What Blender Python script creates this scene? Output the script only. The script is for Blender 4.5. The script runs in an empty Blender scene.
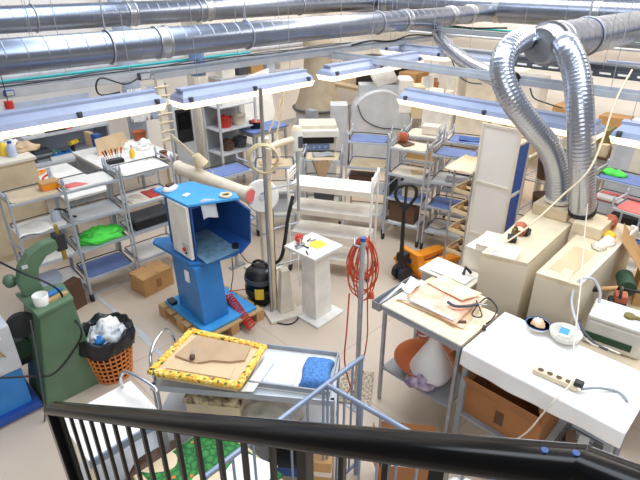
import bpy, bmesh, math, random
from mathutils import Vector as V, Matrix, noise
R = math.radians
sc = bpy.context.scene
col = sc.collection
# ------------------------------------------------------------------ camera geometry
EYE, FPX, TILT = 3.0, 510.0, R(27.4)
CT, ST, Q = math.cos(TILT), math.sin(TILT), math.sqrt(.5)
def ray(px, py):
    r, u = px - 320.0, 240.0 - py
    f = FPX * CT + u * ST
    return V(((r + f) * Q, (f - r) * Q, u * CT - FPX * ST))
def at(px, py, z):
    """point of the room at height z seen at pixel (px, py)"""
    d = ray(px, py)
    return V((0, 0, EYE)) + d * ((z - EYE) / d.z)
def aty(px, py, y):
    d = ray(px, py); return V((0, 0, EYE)) + d * (y / d.y)
def atx(px, py, x):
    d = ray(px, py); return V((0, 0, EYE)) + d * (x / d.x)
def atf(px, py, f):
    d = ray(px, py); return V((0, 0, EYE)) + d * (f / ((d.x + d.y) * Q))
def edge(a, b, z):
    p, q = at(a[0], a[1], z), at(b[0], b[1], z)
    return (p + q) / 2, math.atan2(q.y - p.y, q.x - p.x), (q - p).length
cam_d = bpy.data.cameras.new('camera'); cam = bpy.data.objects.new('camera', cam_d); col.objects.link(cam)
cam.location = (0, 0, EYE); cam.rotation_euler = (R(90) - TILT, 0, R(-45))
cam_d.sensor_width = 36; cam_d.lens = FPX / 640 * 36; cam_d.clip_start = .02; cam_d.clip_end = 100
sc.camera = cam
# ------------------------------------------------------------------ materials
def lin(c):
    return tuple((x / 255 / 12.92 if x / 255 <= .04045 else ((x / 255 + .055) / 1.055) ** 2.4) for x in c) + (1,)
MATS = {}
def mat(name, c, rough=.5, metal=0., var=.08, scale=6., c2=None, bump=0., emit=0., alpha=1.):
    m = bpy.data.materials.new(name); m.use_nodes = True
    nt = m.node_tree; b = nt.nodes['Principled BSDF']
    b.inputs['Roughness'].default_value = rough; b.inputs['Specular IOR Level'].default_value = .2 if name == 'blackgloss' else .5; b.inputs['Metallic'].default_value = metal
    tc = nt.nodes.new('ShaderNodeTexCoord'); n = nt.nodes.new('ShaderNodeTexNoise')
    n.inputs['Scale'].default_value = scale; n.inputs['Detail'].default_value = 4
    nt.links.new(tc.outputs['Object'], n.inputs['Vector'])
    rp = nt.nodes.new('ShaderNodeValToRGB')
    a = lin(c)
    if c2 is None:
        lo = tuple(x * (1 - var) for x in a[:3]) + (1,); hi = tuple(min(1, x * (1 + var)) for x in a[:3]) + (1,)
    else:
        lo, hi = a, lin(c2)
    rp.color_ramp.elements[0].position = .35; rp.color_ramp.elements[1].position = .65
    rp.color_ramp.elements[0].color = lo; rp.color_ramp.elements[1].color = hi
    nt.links.new(n.outputs['Fac'], rp.inputs['Fac']); nt.links.new(rp.outputs['Color'], b.inputs['Base Color'])
    if bump:
        bp = nt.nodes.new('ShaderNodeBump'); bp.inputs['Strength'].default_value = bump; bp.inputs['Distance'].default_value = .01
        nt.links.new(n.outputs['Fac'], bp.inputs['Height']); nt.links.new(bp.outputs['Normal'], b.inputs['Normal'])
    if emit:
        b.inputs['Emission Color'].default_value = a; b.inputs['Emission Strength'].default_value = emit
    if alpha < 1: b.inputs['Alpha'].default_value = alpha
    MATS[name] = m
    return m
for a in [
    ('white', (236, 232, 224), .45), ('paper', (244, 241, 233), .7), ('offwhite', (226, 216, 198), .5),
    ('cream', (222, 205, 172), .5), ('beige', (205, 186, 154), .6), ('tan', (204, 176, 138), .8), ('grey', (150, 154, 158), .5),
    ('palegrey', (196, 198, 200), .5), ('darkgrey', (74, 78, 84), .55), ('black', (24, 24, 26), .45), ('blackgloss', (5, 5, 6), .16),
    ('blue', (44, 122, 190), .4), ('skyblue', (66, 158, 222), .45), ('navy', (34, 80, 146), .5), ('royal', (38, 76, 158), .5),
    ('tray_blue', (104, 126, 178), .6), ('steelblue', (122, 146, 188), .5), ('lampblue', (150, 160, 186), .4), ('green', (92, 120, 92), .45), ('wicker', (218, 132, 66), .6),
    ('darkgreen', (36, 70, 48), .5), ('lime', (96, 240, 92), .85), ('orange', (238, 146, 30), .45), ('rope', (204, 84, 52), .5),
    ('red', (204, 52, 40), .5), ('pink', (226, 112, 106), .6), ('yellow', (244, 206, 62), .5), ('brown', (92, 66, 48), .6),
    ('card', (196, 152, 100), .8), ('carddark', (166, 112, 66), .8), ('wood', (196, 160, 108), .6), ('palewood', (226, 204, 164), .6),
    ('terracotta', (178, 98, 52), .6), ('teal', (36, 160, 158), .45), ('rubber', (40, 40, 42), .7), ('fabric', (172, 156, 132), .95),
    ('towel', (84, 134, 196), .95, 0, .28, 70, None, .8), ('offblue', (186, 196, 214), .5), ('pipe', (238, 226, 204), .4), ('cablebeige', (214, 196, 156), .5),
    ('copper', (190, 104, 70), .5), ('plastic', (222, 218, 206), .3), ('leather', (184, 154, 120), .75), ('oval', (120, 96, 50), .8),
]:
    mat(*a)
mat('steel', (176, 180, 186), .28, 1); mat('chrome', (200, 204, 210), .15, 1); mat('galv', (176, 180, 186), .42, .6, .1, 20)
mat('duct', (138, 146, 162), .28, .95, .08, 3); mat('hose', (184, 190, 202), .27, .95, .04)
mat('railgrey', (136, 148, 168), .4, .3); mat('trolleygrey', (184, 190, 198), .4, .25)
mat('wall', (246, 240, 232), .85, 0, .02, 2); mat('glow', (255, 234, 190), .5, 0, 0, 1, None, 0, 1.35)
mat('frosted', (246, 240, 232), .35, 0, .03, 2, None, 0, 0, .86); mat('plasticwrap', (186, 180, 164), .3, 0, .15, 14, (214, 208, 194), .4)
mat('terrazzo', (228, 204, 160), .6, 0, .1, 30, (242, 226, 196)); mat('hide', (236, 200, 152), .75, 0, 0, 6, (246, 228, 200)); mat('pinkpaper', (236, 170, 136), .75, 0, 0, 7, (244, 216, 190)); mat('clutterwood', (150, 110, 70), .7, 0, .2, 40, (206, 166, 120))
mat('green_print', (24, 104, 52), .8, 0, 0, 9, (92, 178, 84)); mat('patchwork', (240, 188, 40), .6, 0, 0, 60, (250, 222, 110))
mat('dusty', (96, 128, 150), .8, 0, .25, 12); mat('cabinet', (230, 218, 192), .5, 0, .04, 3); mat('sheetwhite', (226, 230, 238), .7)
mat('darkprint', (70, 52, 36), .7, 0, 0, 28, (226, 204, 160))
mat('brass', (190, 160, 80), .35, .8); mat('white_cloth', (242, 240, 236), .9, 0, .03, 5, None, .2)
mat('trash', (232, 230, 224), .6, 0, .15, 12, (200, 206, 214), .5); mat('vinyl', (30, 30, 32), .3, 0, .3, 20, None, .5)
mat('cardsheet', (214, 186, 146), .8, 0, .05, 4)
mat('pattern', (224, 170, 120), .7, 0, 0, 5, (240, 222, 184)); mat('purple_print', (210, 200, 210), .8, 0, 0, 14, (110, 84, 130))
mat('olive', (128, 116, 62), .6); mat('perf', (120, 104, 84), .6, 0, .2, 60, (210, 196, 172))

def voronoi_print():
    m = MATS['green_print']; nt = m.node_tree; b = nt.nodes['Principled BSDF']
    tc = nt.nodes['Texture Coordinate']; v = nt.nodes.new('ShaderNodeTexVoronoi'); v.feature = 'DISTANCE_TO_EDGE'; v.inputs['Scale'].default_value = 26
    r = nt.nodes.new('ShaderNodeValToRGB'); r.color_ramp.elements[0].color = lin((18, 66, 34)); r.color_ramp.elements[1].color = lin((66, 140, 66)); r.color_ramp.elements[1].position = .3
    r.color_ramp.elements.new(.05).color = lin((36, 112, 52))
    v2 = nt.nodes.new('ShaderNodeTexVoronoi'); v2.inputs['Scale'].default_value = 9; r2 = nt.nodes.new('ShaderNodeValToRGB')
    r2.color_ramp.elements[0].color = (1, 1, 1, 1); r2.color_ramp.elements[1].color = (0, 0, 0, 1); r2.color_ramp.elements[0].position = .1; r2.color_ramp.elements[1].position = .13
    mx = nt.nodes.new('ShaderNodeMix'); mx.data_type = 'RGBA'
    for q in (v, v2): nt.links.new(tc.outputs['Object'], q.inputs['Vector'])
    nt.links.new(v.outputs['Distance'], r.inputs['Fac']); nt.links.new(v2.outputs['Distance'], r2.inputs['Fac'])
    nt.links.new(r2.outputs['Color'], mx.inputs['Factor']); nt.links.new(r.outputs['Color'], mx.inputs['A']); mx.inputs['B'].default_value = lin((222, 120, 60))
    nt.links.new(mx.outputs['Result'], b.inputs['Base Color'])
voronoi_print()
def patch_print():
    m = MATS['patchwork']; nt = m.node_tree; b = nt.nodes['Principled BSDF']; tc = nt.nodes['Texture Coordinate']
    v = nt.nodes.new('ShaderNodeTexVoronoi'); v.inputs['Scale'].default_value = 64; r = nt.nodes.new('ShaderNodeValToRGB'); r.color_ramp.interpolation = 'CONSTANT'
    sp = nt.nodes.new('ShaderNodeSeparateColor'); nt.links.new(tc.outputs['Object'], v.inputs['Vector']); nt.links.new(v.outputs['Color'], sp.inputs[0]); nt.links.new(sp.outputs[0], r.inputs['Fac'])
    es = r.color_ramp.elements; es[0].color = lin((240, 196, 70)); es[1].position = .5; es[1].color = lin((228, 166, 50))
    for p, c in ((.66, (250, 232, 150)), (.78, (84, 104, 40)), (.88, (226, 130, 40)), (.94, (250, 214, 90))): e = es.new(p); e.color = lin(c)
    nt.links.new(r.outputs['Color'], b.inputs['Base Color'])
patch_print()
def floor_material():
    m = mat('concrete_floor', (206, 188, 168), .45, 0, .05, 1.2); nt = m.node_tree; b = nt.nodes['Principled BSDF']
    tc = nt.nodes['Texture Coordinate']; n1 = nt.nodes['Noise Texture']; n1.inputs['Detail'].default_value = 8
    br = nt.nodes.new('ShaderNodeTexBrick'); br.inputs['Scale'].default_value = 1; br.inputs['Mortar Size'].default_value = .006
    br.inputs['Brick Width'].default_value = 1.2; br.inputs['Row Height'].default_value = 1.2; br.offset = 0
    br.inputs['Color1'].default_value = (1, 1, 1, 1); br.inputs['Color2'].default_value = (.95, .95, .95, 1); br.inputs['Mortar'].default_value = (.78, .76, .74, 1)
    mx = nt.nodes.new('ShaderNodeMix'); mx.data_type = 'RGBA'; mx.blend_type = 'MULTIPLY'; mx.inputs['Factor'].default_value = 1
    nt.links.new(tc.outputs['Object'], br.inputs['Vector']); nt.links.new(nt.nodes['Color Ramp'].outputs['Color'], mx.inputs['A'])
    nt.links.new(br.outputs['Color'], mx.inputs['B']); nt.links.new(mx.outputs['Result'], b.inputs['Base Color'])
    return m
floor_material()
# ------------------------------------------------------------------ mesh builder
class MB:
    def __init__(s): s.v, s.f, s.sm = [], [], []
    def add(s, vs, fs, smooth=False, M=None):
        o = len(s.v); s.v += [(M @ V(p)) if M else V(p) for p in vs]
        s.f += [tuple(o + i for i in f) for f in fs]; s.sm += [smooth] * len(fs); return s
    def hexa(s, b, t, M=None):
        return s.add(list(b) + list(t), [(3, 2, 1, 0), (4, 5, 6, 7), (0, 1, 5, 4), (1, 2, 6, 5), (2, 3, 7, 6), (3, 0, 4, 7)], False, M)
    def box(s, x0, y0, z0, x1, y1, z1, M=None, ch=0.):
        if ch: return s.prism([(x0 + ch, y0), (x1 - ch, y0), (x1, y0 + ch), (x1, y1 - ch), (x1 - ch, y1), (x0 + ch, y1), (x0, y1 - ch), (x0, y0 + ch)], z0, z1, M)
        b = [(x0, y0, z0), (x1, y0, z0), (x1, y1, z0), (x0, y1, z0)]; t = [(p[0], p[1], z1) for p in b]
        return s.hexa(b, t, M)
    def prism(s, poly, z0, z1, M=None, top=1., c=None):
        n = len(poly)
        c = c or (sum(p[0] for p in poly) / n, sum(p[1] for p in poly) / n)
        vs = [(p[0], p[1], z0) for p in poly] + [(c[0] + (p[0] - c[0]) * top, c[1] + (p[1] - c[1]) * top, z1) for p in poly]
        fs = [tuple(range(n))[::-1], tuple(range(n, 2 * n))] + [(i, (i + 1) % n, n + (i + 1) % n, n + i) for i in range(n)]
        return s.add(vs, fs, False, M)
    def bar(s, p, q, w, h=None, up=(0, 0, 1)):
        p, q = V(p), V(q); h = h or w; d = (q - p).normalized(); u = V(up)
        if abs(d.dot(u)) > .98: u = V((1, 0, 0))
        a = d.cross(u).normalized() * w / 2; b = a.cross(d).normalized() * h / 2
        return s.hexa([p - a - b, p + a - b, p + a + b, p - a + b], [q - a - b, q + a - b, q + a + b, q - a + b])
    def tube(s, pts, r, n=8, closed=False, caps=True, smooth=True):
        pts = [V(p) for p in pts]; m = len(pts); rr = r if isinstance(r, (list, tuple)) else [r] * m
        vs = []; up = None
        for i, p in enumerate(pts):
            if closed: d = pts[(i + 1) % m] - pts[i - 1]
            else: d = pts[min(i + 1, m - 1)] - pts[max(i - 1, 0)]
            d = d.normalized() if d.length else V((0, 0, 1))
            if up is None:
                up = V((0, 0, 1)) if abs(d.z) < .9 else V((1, 0, 0))
            a = d.cross(up); a = a.normalized() if a.length > 1e-6 else d.orthogonal().normalized()
            b = a.cross(d).normalized(); up = b
            for k in range(n):
                t = 2 * math.pi * k / n; vs.append(p + (a * math.cos(t) + b * math.sin(t)) * rr[i])
        fs = []
        for i in range(m if closed else m - 1):
            j = (i + 1) % m
            for k in range(n): fs.append((i * n + k, i * n + (k + 1) % n, j * n + (k + 1) % n, j * n + k))
        s.add(vs, fs, smooth)
        if caps and not closed:
            s.add(vs[:n], [tuple(range(n))]); s.add(vs[-n:], [tuple(range(n))[::-1]])
        return s
    def cyl(s, p, q, r, r2=None, n=16, caps=True): return s.tube([p, q], [r, r if r2 is None else r2], n, False, caps)
    def lathe(s, prof, c=(0, 0, 0), n=24, M=None):
        vs = []
        for r, z in prof:
            for k in range(n):
                t = 2 * math.pi * k / n; vs.append((c[0] + r * math.cos(t), c[1] + r * math.sin(t), c[2] + z))
        fs = [(i * n + k, i * n + (k + 1) % n, (i + 1) * n + (k + 1) % n, (i + 1) * n + k) for i in range(len(prof) - 1) for k in range(n)]
        s.add(vs, fs, True, M)
        if prof[0][0] > .001: s.add(vs[:n], [tuple(range(n))[::-1]], False, M)
        if prof[-1][0] > .001: s.add(vs[-n:], [tuple(range(n))], False, M)
        return s
    def grid(s, fn, nu, nv, th=.004):
        """curved sheet fn(u, v) -> point, given a thickness"""
        top = [V(fn(i / nu, j / nv)) for j in range(nv + 1) for i in range(nu + 1)]
        w = nu + 1; q = [(j * w + i, j * w + i + 1, (j + 1) * w + i + 1, (j + 1) * w + i) for j in range(nv) for i in range(nu)]
        bot = [p - V((0, 0, th)) for p in top]; n = len(top)
        ring = [i for i in range(nu)] + [j * w + nu for j in range(nv)] + [nv * w + i for i in range(nu, 0, -1)] + [j * w for j in range(nv, 0, -1)]
        fs = q + [tuple(n + i for i in f[::-1]) for f in q] + [(ring[k], n + ring[k], n + ring[(k + 1) % len(ring)], ring[(k + 1) % len(ring)]) for k in range(len(ring))]
        return s.add(top + bot, fs, True)
    def heap(s, c, rx, ry, h, seed=0, n=18, amp=.35, rz=0, sq=0, fine=0.):
        """lumpy mound standing on c"""
        c = V(c); vs = [c + V((0, 0, h * (1 + amp * .3)))]; rings = 16 if fine else 7; fs = []
        for j in range(1, rings + 1):
            a = j / rings * math.pi / 2
            for k in range(n):
                t = 2 * math.pi * k / n
                e = (1 / max(abs(math.cos(t)), abs(math.sin(t)))) ** sq
                d = 1 + amp * noise.noise(V((math.cos(t) * 2.1 + seed * 7.3, math.sin(t) * 2.1, j * .5)))
                x, y = rx * math.sin(a) * math.cos(t) * d * e, ry * math.sin(a) * math.sin(t) * d * e
                z = h * math.cos(a) * (1 + amp * 1.3 * noise.noise(V((math.cos(t) * 3 * j / rings + seed, math.sin(t) * 3 * j / rings, seed * 1.7))))
                if fine: z += h * fine * (1 - (j / rings) ** 6) * (noise.noise(V((x * 26, y * 26, seed))) + .6 * abs(noise.noise(V((x * 60, y * 40, seed + 3)))))
                vs.append(c + V((x * math.cos(rz) - y * math.sin(rz), x * math.sin(rz) + y * math.cos(rz), max(0, z))))
        for k in range(n): fs.append((0, 1 + k, 1 + (k + 1) % n))
        for j in range(rings - 1):
            for k in range(n): fs.append((1 + j * n + k, 1 + (j + 1) * n + k, 1 + (j + 1) * n + (k + 1) % n, 1 + j * n + (k + 1) % n))
        fs.append(tuple(1 + (rings - 1) * n + k for k in range(n)))
        return s.add(vs, fs, True)
    def build(s, name, m, parent=None, loc=None, rz=0., label=None, bevel=0., world=False):
        me = bpy.data.meshes.new(name)
        if parent is not None and world:
            inv = WM[parent.name].inverted(); vs = [inv @ p for p in s.v]
        elif world:
            lo = V((sum(p.x for p in s.v) / len(s.v), sum(p.y for p in s.v) / len(s.v), min(p.z for p in s.v)))
            loc = lo; vs = [p - lo for p in s.v]
        else: vs = s.v
        me.from_pydata([tuple(p) for p in vs], [], s.f)
        me.polygons.foreach_set('use_smooth', s.sm)
        bm = bmesh.new(); bm.from_mesh(me); bmesh.ops.recalc_face_normals(bm, faces=bm.faces); bm.to_mesh(me); bm.free()
        me.materials.append(MATS[m] if isinstance(m, str) else m)
        o = bpy.data.objects.new(name, me); col.objects.link(o)
        if parent is not None: o.parent = parent; WM[o.name] = WM[parent.name].copy()
        else:
            o.location = loc or (0, 0, 0); o.rotation_euler = (0, 0, rz); WM[o.name] = Matrix.Translation(V(o.location)) @ Matrix.Rotation(rz, 4, 'Z')
        if label: o['label'] = label
        if bevel:
            b = o.modifiers.new('Bevel', 'BEVEL'); b.width = bevel; b.segments = 2; b.limit_method = 'ANGLE'
        return o
WM = {}
def tag(o, label, cat, group=None):
    o['label'] = label; o['category'] = cat
    if group: o['group'] = group
    return o
def thing(name, label, cat, loc=(0, 0, 0), rz=0., group=None):
    o = bpy.data.objects.new(name, None); col.objects.link(o); o.empty_display_size = .1
    o.location = loc; o.rotation_euler = (0, 0, rz); WM[o.name] = Matrix.Translation(V(loc)) @ Matrix.Rotation(rz, 4, 'Z')
    return tag(o, label, cat, group)
def struct(o): o['kind'] = 'structure'; return o
def loc_of(t, p): return WM[t.name] @ V(p)
def arc(c, r, a0, a1, n, ax=(1, 0, 0), ay=(0, 0, 1)):
    c, ax, ay = V(c), V(ax), V(ay)
    return [c + ax * (r * math.cos(R(a0 + (a1 - a0) * i / n))) + ay * (r * math.sin(R(a0 + (a1 - a0) * i / n))) for i in range(n + 1)]
def spline(pts, k=8):
    """Catmull-Rom through pts"""
    P = [V(p) for p in pts]; out = []
    for i in range(len(P) - 1):
        a, b, c, d = P[max(i - 1, 0)], P[i], P[i + 1], P[min(i + 2, len(P) - 1)]
        for j in range(k):
            t = j / k
            out.append(.5 * ((2 * b) + (c - a) * t + (2 * a - 5 * b + 4 * c - d) * t * t + (3 * b - a - 3 * c + d) * t ** 3))
    return out + [P[-1]]
def wire(name, label, cat, pts, r, m, k=8, n=6, group=None):
    return tag(MB().tube(spline(pts, k), r, n).build(name, m, world=True), label, cat, group)
def text_mesh(parent, name, body, size, m, M):
    c = bpy.data.curves.new('t', 'FONT'); c.body = body; c.size = size; c.extrude = .0008; c.align_x = 'CENTER'; c.align_y = 'CENTER'
    o = bpy.data.objects.new('t', c); col.objects.link(o); bpy.context.view_layer.update()
    me = bpy.data.meshes.new_from_object(o.evaluated_get(bpy.context.evaluated_depsgraph_get())); bpy.data.objects.remove(o); bpy.data.curves.remove(c)
    me.transform(M); me.materials.clear(); me.materials.append(MATS[m]); me.name = name
    x = bpy.data.objects.new(name, me); col.objects.link(x); x.parent = parent; WM[x.name] = WM[parent.name].copy(); return x
def copy_tree(o, parent=None):
    c = o.copy(); col.objects.link(c)
    if parent is not None: c.parent = parent
    for ch in list(o.children): copy_tree(ch, c)
    return c
# ================================================================== THE SETTING
WX, WY, WH = 9.8, 8.7, 4.6
struct(MB().box(-2.5, -3.5, -.1, WX + .2, WY + .2, 0).build('floor', 'concrete_floor'))
struct(MB().box(-2.5, WY, 0, WX + .2, WY + .2, WH).build('wall_back', 'wall'))
struct(MB().box(WX, -3.5, 0, WX + .2, WY, WH).build('wall_right', 'wall'))
struct(MB().box(-2.5, WY - .02, 0, WX, WY, .1).build('baseboard_back', 'palegrey'))
struct(MB().box(WX - .02, -3.5, 0, WX, WY - .02, .1).build('baseboard_right', 'palegrey'))
def floor_line(n, a, b, w=.035):
    p, q = at(*a, 0), at(*b, 0); d = (q - p).normalized(); s_ = V((-d.y, d.x, 0)) * w / 2; h = V((0, 0, .003))
    o = MB().hexa([p - s_, q - s_, q + s_, p + s_], [p - s_ + h, q - s_ + h, q + s_ + h, p + s_ + h]).build('floor_marking', 'palegrey'); struct(o)
floor_line(1, (80, 283), (150, 340)); floor_line(2, (84, 299), (135, 277)); floor_line(3, (138, 334), (165, 358)); floor_line(4, (244, 236), (270, 226), .03)

# two pillars of the hall
p = aty(203, 130, 7.35)
struct(MB().box(p.x - .13, p.y - .13, 0, p.x + .13, p.y + .13, WH, ch=.03).build('pillar', 'offwhite'))
p = aty(137, 120, 7.9); struct(MB().cyl((p.x, p.y, 0), (p.x, p.y, WH), .14, n=20).build('pillar.001', 'offblue'))


# ================================================================== OVERHEAD: ducts
def seams(mb, p, q, r, step=.15, d=.0022, w=.006):
    p, q = V(p), V(q); L = (q - p).length; n = int(L / step); u = (q - p) / L
    for i in range(1, n):
        c = p + u * (i * step); mb.tube([c - u * w, c - u * w * .4, c + u * w * .4, c + u * w], [r, r + d, r + d, r], 24, False, False)
def main_duct(label, p, q, r, collars, group=None):
    t = thing('spiral_duct', label, 'duct', p, 0, None)
    mb = MB().cyl(p, q, r, n=40); seams(mb, p, q, r)
    mb.build('duct_shell', 'duct', t, world=True)
    p, q = V(p), V(q)
    for f in collars:
        c = p.lerp(q, f); u = (q - p).normalized()
        m = MB()
        for k in (-.05, .05): m.tube([c + u * (k - .012), c + u * (k - .008), c + u * (k + .008), c + u * (k + .012)], [r + .002, r + .014, r + .014, r + .002], 32, False, False)
        m.cyl(c - u * .05, c + u * .05, r + .006, n=32)
        m.build('collar', 'steel', t, world=True)
    return t
DBY = 4.46
b0 = aty(-40, 51, DBY); b1 = aty(487, 17, DBY); zb = (b0.z + b1.z) / 2
def hanger(t, x, y, z, r):
    m = MB().tube([(x, y, z + r), (x, y, WH)], .006, 6)
    m.tube([(x, y + (r + .008) * math.cos(a * math.pi / 16), z + (r + .008) * math.sin(a * math.pi / 16)) for a in range(33)], .008, 6)
    m.build('hanger', 'galv', t, world=True)
tB = main_duct('lower of the two long galvanised spiral ducts, nearer the eye, ending in the crossing duct', (b0.x - .5, DBY, zb), (b1.x - .02, DBY, zb), .127, (.26, .72, .86, .93))
for x in (1.95, 3.4, 5.5): hanger(tB, x, DBY, zb, .127)
DAY = 6.9
tA = main_duct('upper long galvanised spiral duct running behind the lower one along the top', (-1.5, DAY, 2.56), (b1.x - .02, DAY, 2.56), .145, (.3, .5, .62))
for x in (2.2, 4.4, 6.4): hanger(tA, x, DAY, 2.56, .145)
cx = b1.x + .2
tC = main_duct('wide galvanised header duct crossing the hall, both long ducts run into it', (cx, 8.4, 2.55), (cx, -.6, 2.5), .21, (.2, .45, .62))
for y in (5.5, 2.4): hanger(tC, cx, y, 2.52, .21)
# branch duct at the right with its two flexible hoses
e0, e1 = atf(548, 44, 4.45), atf(700, 16, 5.6)
e1 = V((e1.x, e0.y - .05, e0.z))
tD = main_duct('short wide galvanised branch duct at the upper right feeding two flexible hoses', e0, (e0.x + 2.2, e0.y, e0.z), .16, (.05,))
y_ = MB().cyl((e0.x - .17, e0.y, e0.z), (e0.x, e0.y, e0.z), .13, .165, n=32); y_.tube([(e0.x - .01 , e0.y, e0.z), (e0.x + .02, e0.y, e0.z)], .178, 32); y_.build('breeches_piece', 'steel', tD, world=True)
hanger(tD, e0.x + .8, e0.y, e0.z, .16)
def hose(label, pts, r, group=None, k=14, m='hose', step=.0095):
    P = spline(pts, k); L = [0]
    for i in range(1, len(P)): L.append(L[-1] + (P[i] - P[i - 1]).length)
    n = int(L[-1] / step); Q_, j = [], 0
    for i in range(n + 1):
        s_ = L[-1] * i / n
        while j < len(P) - 2 and L[j + 1] < s_: j += 1
        Q_.append(P[j].lerp(P[j + 1], (s_ - L[j]) / max(1e-6, L[j + 1] - L[j])))
    rr = [r * (.975, 1.01, 1.01)[i % 3] for i in range(len(Q_))]
    t = thing('flexible_hose', label, 'hose', P[-1], 0, None)
    MB().tube(Q_, rr, 22).build('hose_body', m, t, world=True)
    e = P[-1]; d = (P[-1] - P[-2]).normalized()
    MB().tube([e - d * .035, e - d * .03, e + d * .0, e + d * .004], [r * 1.0, r * 1.08, r * 1.08, r], 24).build('hose_clamp', 'black', t, world=True)
    return t
h1e, h2e = at(557, 203, 1.24), at(582, 212, 1.25)
hose('ribbed aluminium hose bulging out to the left before dropping onto the left beige cabinet',
     [(e0.x - .16, e0.y + .07, e0.z), atf(525, 38, 4.4), atf(507, 51, 4.22), atf(502, 73, 4.12), atf(513, 101, 4.05), atf(533, 128, 4.05), atf(549, 148, 4.08), atf(557, 172, 4.1), h1e], .095)
hose('ribbed aluminium hose dropping straight down onto the right beige cabinet',
     [(e0.x + .02, e0.y - .12, e0.z - .01), atf(566, 47, 4.12), atf(576, 72, 3.98), atf(580, 110, 3.85), atf(582, 160, 3.8), h2e], .1)
q0, q1, q2, q3 = aty(437, 29, DBY - .05), None, None, None
hose('thin flexible hose sagging from the lower long duct, left of the two large hoses',
     [aty(437, 24, DBY), aty(439, 36, DBY - .1), atf(450, 49, 6.9), atf(469, 64, 6.0), atf(492, 76, 5.3), atf(512, 82, 4.9)], .085, m='hose')
# pipes, cable trays
def pipe(name, label, cat, y, a, b, r, m, n=10, extra=None):
    p = aty(a[0], a[1], y); q = aty(b[0], b[1], y); z = (p.z + q.z) / 2
    t = thing(name, label, cat, (p.x, y, z)); mb = MB().cyl((p.x, y, z), (q.x, y, z), r, n=n); mb.build('pipe_run', m, t, world=True)
    x = p.x + .6
    while x < q.x: MB().tube([(x, y, z + r), (x, y, WH)], .0025, 5).build('hanger_rod', 'galv', t, world=True); x += 2.4
    return t
pipe('air_pipe', 'thin teal compressed air pipe running along under the lower long duct', 'pipe', 5.3, (-30, 89), (250, 50), .016, 'teal')
pipe('cable_conduit', 'thin grey conduit just under the teal air pipe', 'pipe', 5.32, (-30, 97), (330, 49), .014, 'palegrey')
pipe('heating_pipe', 'white lagged pipe along the back wall beneath the ducts', 'pipe', 8.3, (-30, 80), (330, 42), .05, 'palegrey')
def tray(name, label, p, q, w, h, m, slots=False):
    p, q = V(p), V(q); q = V((q.x, q.y, p.z)); t = thing(name, label, 'rail', p)
    u = (q - p).normalized(); s_ = V((-u.y, u.x, 0)); mb = MB(); z = V((0, 0, 1))
    mb.bar(p, q, .012, h); mb.bar(p + s_ * w + z * h / 2, q + s_ * w + z * h / 2, .012, h)
    mb.bar(p + s_ * w / 2 - z * h * .5, q + s_ * w / 2 - z * h * .5, w, .01)
    mb.build('channel', m, t, world=True); L = (q - p).length
    if slots:
        mb = MB(); n = int(L / .16)
        for i in range(n):
            c = p + u * (i + .5) * .16
            for side in (-.0075, w + .0075): mb.bar(c + s_ * side - u * .05, c + s_ * side + u * .05, .003, h * .3)
        mb.build('slots', 'paper', t, world=True)
    k = 1
    while k < L: MB().tube([p + u * k + s_ * w / 2, p + u * k + s_ * w / 2 + V((0, 0, WH - p.z))], .003, 5).build('hanger_rod', 'galv', t, world=True); k += 2.6
    return t
z_ = 2.12
p = at(310, 53, z_); tray('steel_rail', 'long pale steel rail crossing above the lamps at right of the hall', (p.x, p.y, z_), (p.x, -.2, z_), .05, .05, 'trolleygrey')
p = at(514, 63, 2.2); tray('slotted_channel', 'dark slotted steel channel crossing behind the right flexible hose', (p.x, p.y + .15, 2.2), (p.x, -.5, 2.2), .06, .06, 'darkgrey', True)
p = at(0, 97, 2.08); tray('cable_trunking', 'grey cable trunking running above the left row of lamps', (p.x - .4, p.y, 2.1), (6.2, p.y, 2.1), .09, .07, 'palegrey')
p = at(345, 59, 2.06); tray('steel_rail', 'pale rail above the third hanging lamp, parallel to the long ducts', (2.4, 4.6, 2.16), (8.2, 4.6, 2.16), .05, .05, 'trolleygrey')
p = at(560, 50, 2.3); tray('cable_trunking', 'thin grey trunking high on the right behind the hose bend', (p.x + .9, 5.0, 2.3), (p.x + .9, -.5, 2.3), .07, .035, 'grey')
# cables bundled on the trunking
y = at(0, 97, 2.08).y
for i, (dx, z, m, l) in enumerate([(.0, 2.16, 'black', 'black cable lying along the left trunking'), (.03, 2.17, 'darkgrey', 'dark grey cable looped along the left trunking')]):
    wire('cable', l, 'cable', [(.2 + k * .5, y + dx + .02 + .02 * math.sin(k * 2 + i), z - .0 + .012 * math.sin(k * 3.1 + i)) for k in range(12)], .007, m)
def junction(label, p, s=.06, m='darkgrey'):
    t = thing('junction_box', label, 'box', p); MB().box(-s, -s * .5, -s * .6, s, s * .5, s * .6).build('housing', m, t, bevel=.006)
    MB().box(-s * .8, -s * .56, -s * .45, s * .8, -s * .5, s * .45).build('cover', 'palegrey' if m != 'palegrey' else 'white', t); return t
def aty_z(px, py, y): return aty(px, py, y)
junction('dark junction box on the trunking above the end of the first lamp', aty(144, 76, y - .03))
junction('small dark junction box on the trunking above the second lamp', aty(249, 63, y - .02), .035)
junction('dark blue switch box hanging at the far left of the trunking', aty(9, 93, y - .03), .04, 'navy')
wire('cable', 'black cable drooping in a loop beside the first lamp end', 'cable', [aty(140, 77, y - .05), aty(125, 84, y - .08), aty(102, 78, y - .08), aty(96, 86, y - .08), aty(101, 95, y - .08), aty(120, 92, y - .08)], .008, 'black')
wire('cable', 'thin grey cable looping up beside the first hose bend', 'cable', [atf(452, 60, 6), atf(458, 74, 6), atf(468, 82, 6), atf(482, 84, 6)], .008, 'darkgrey')
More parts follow.
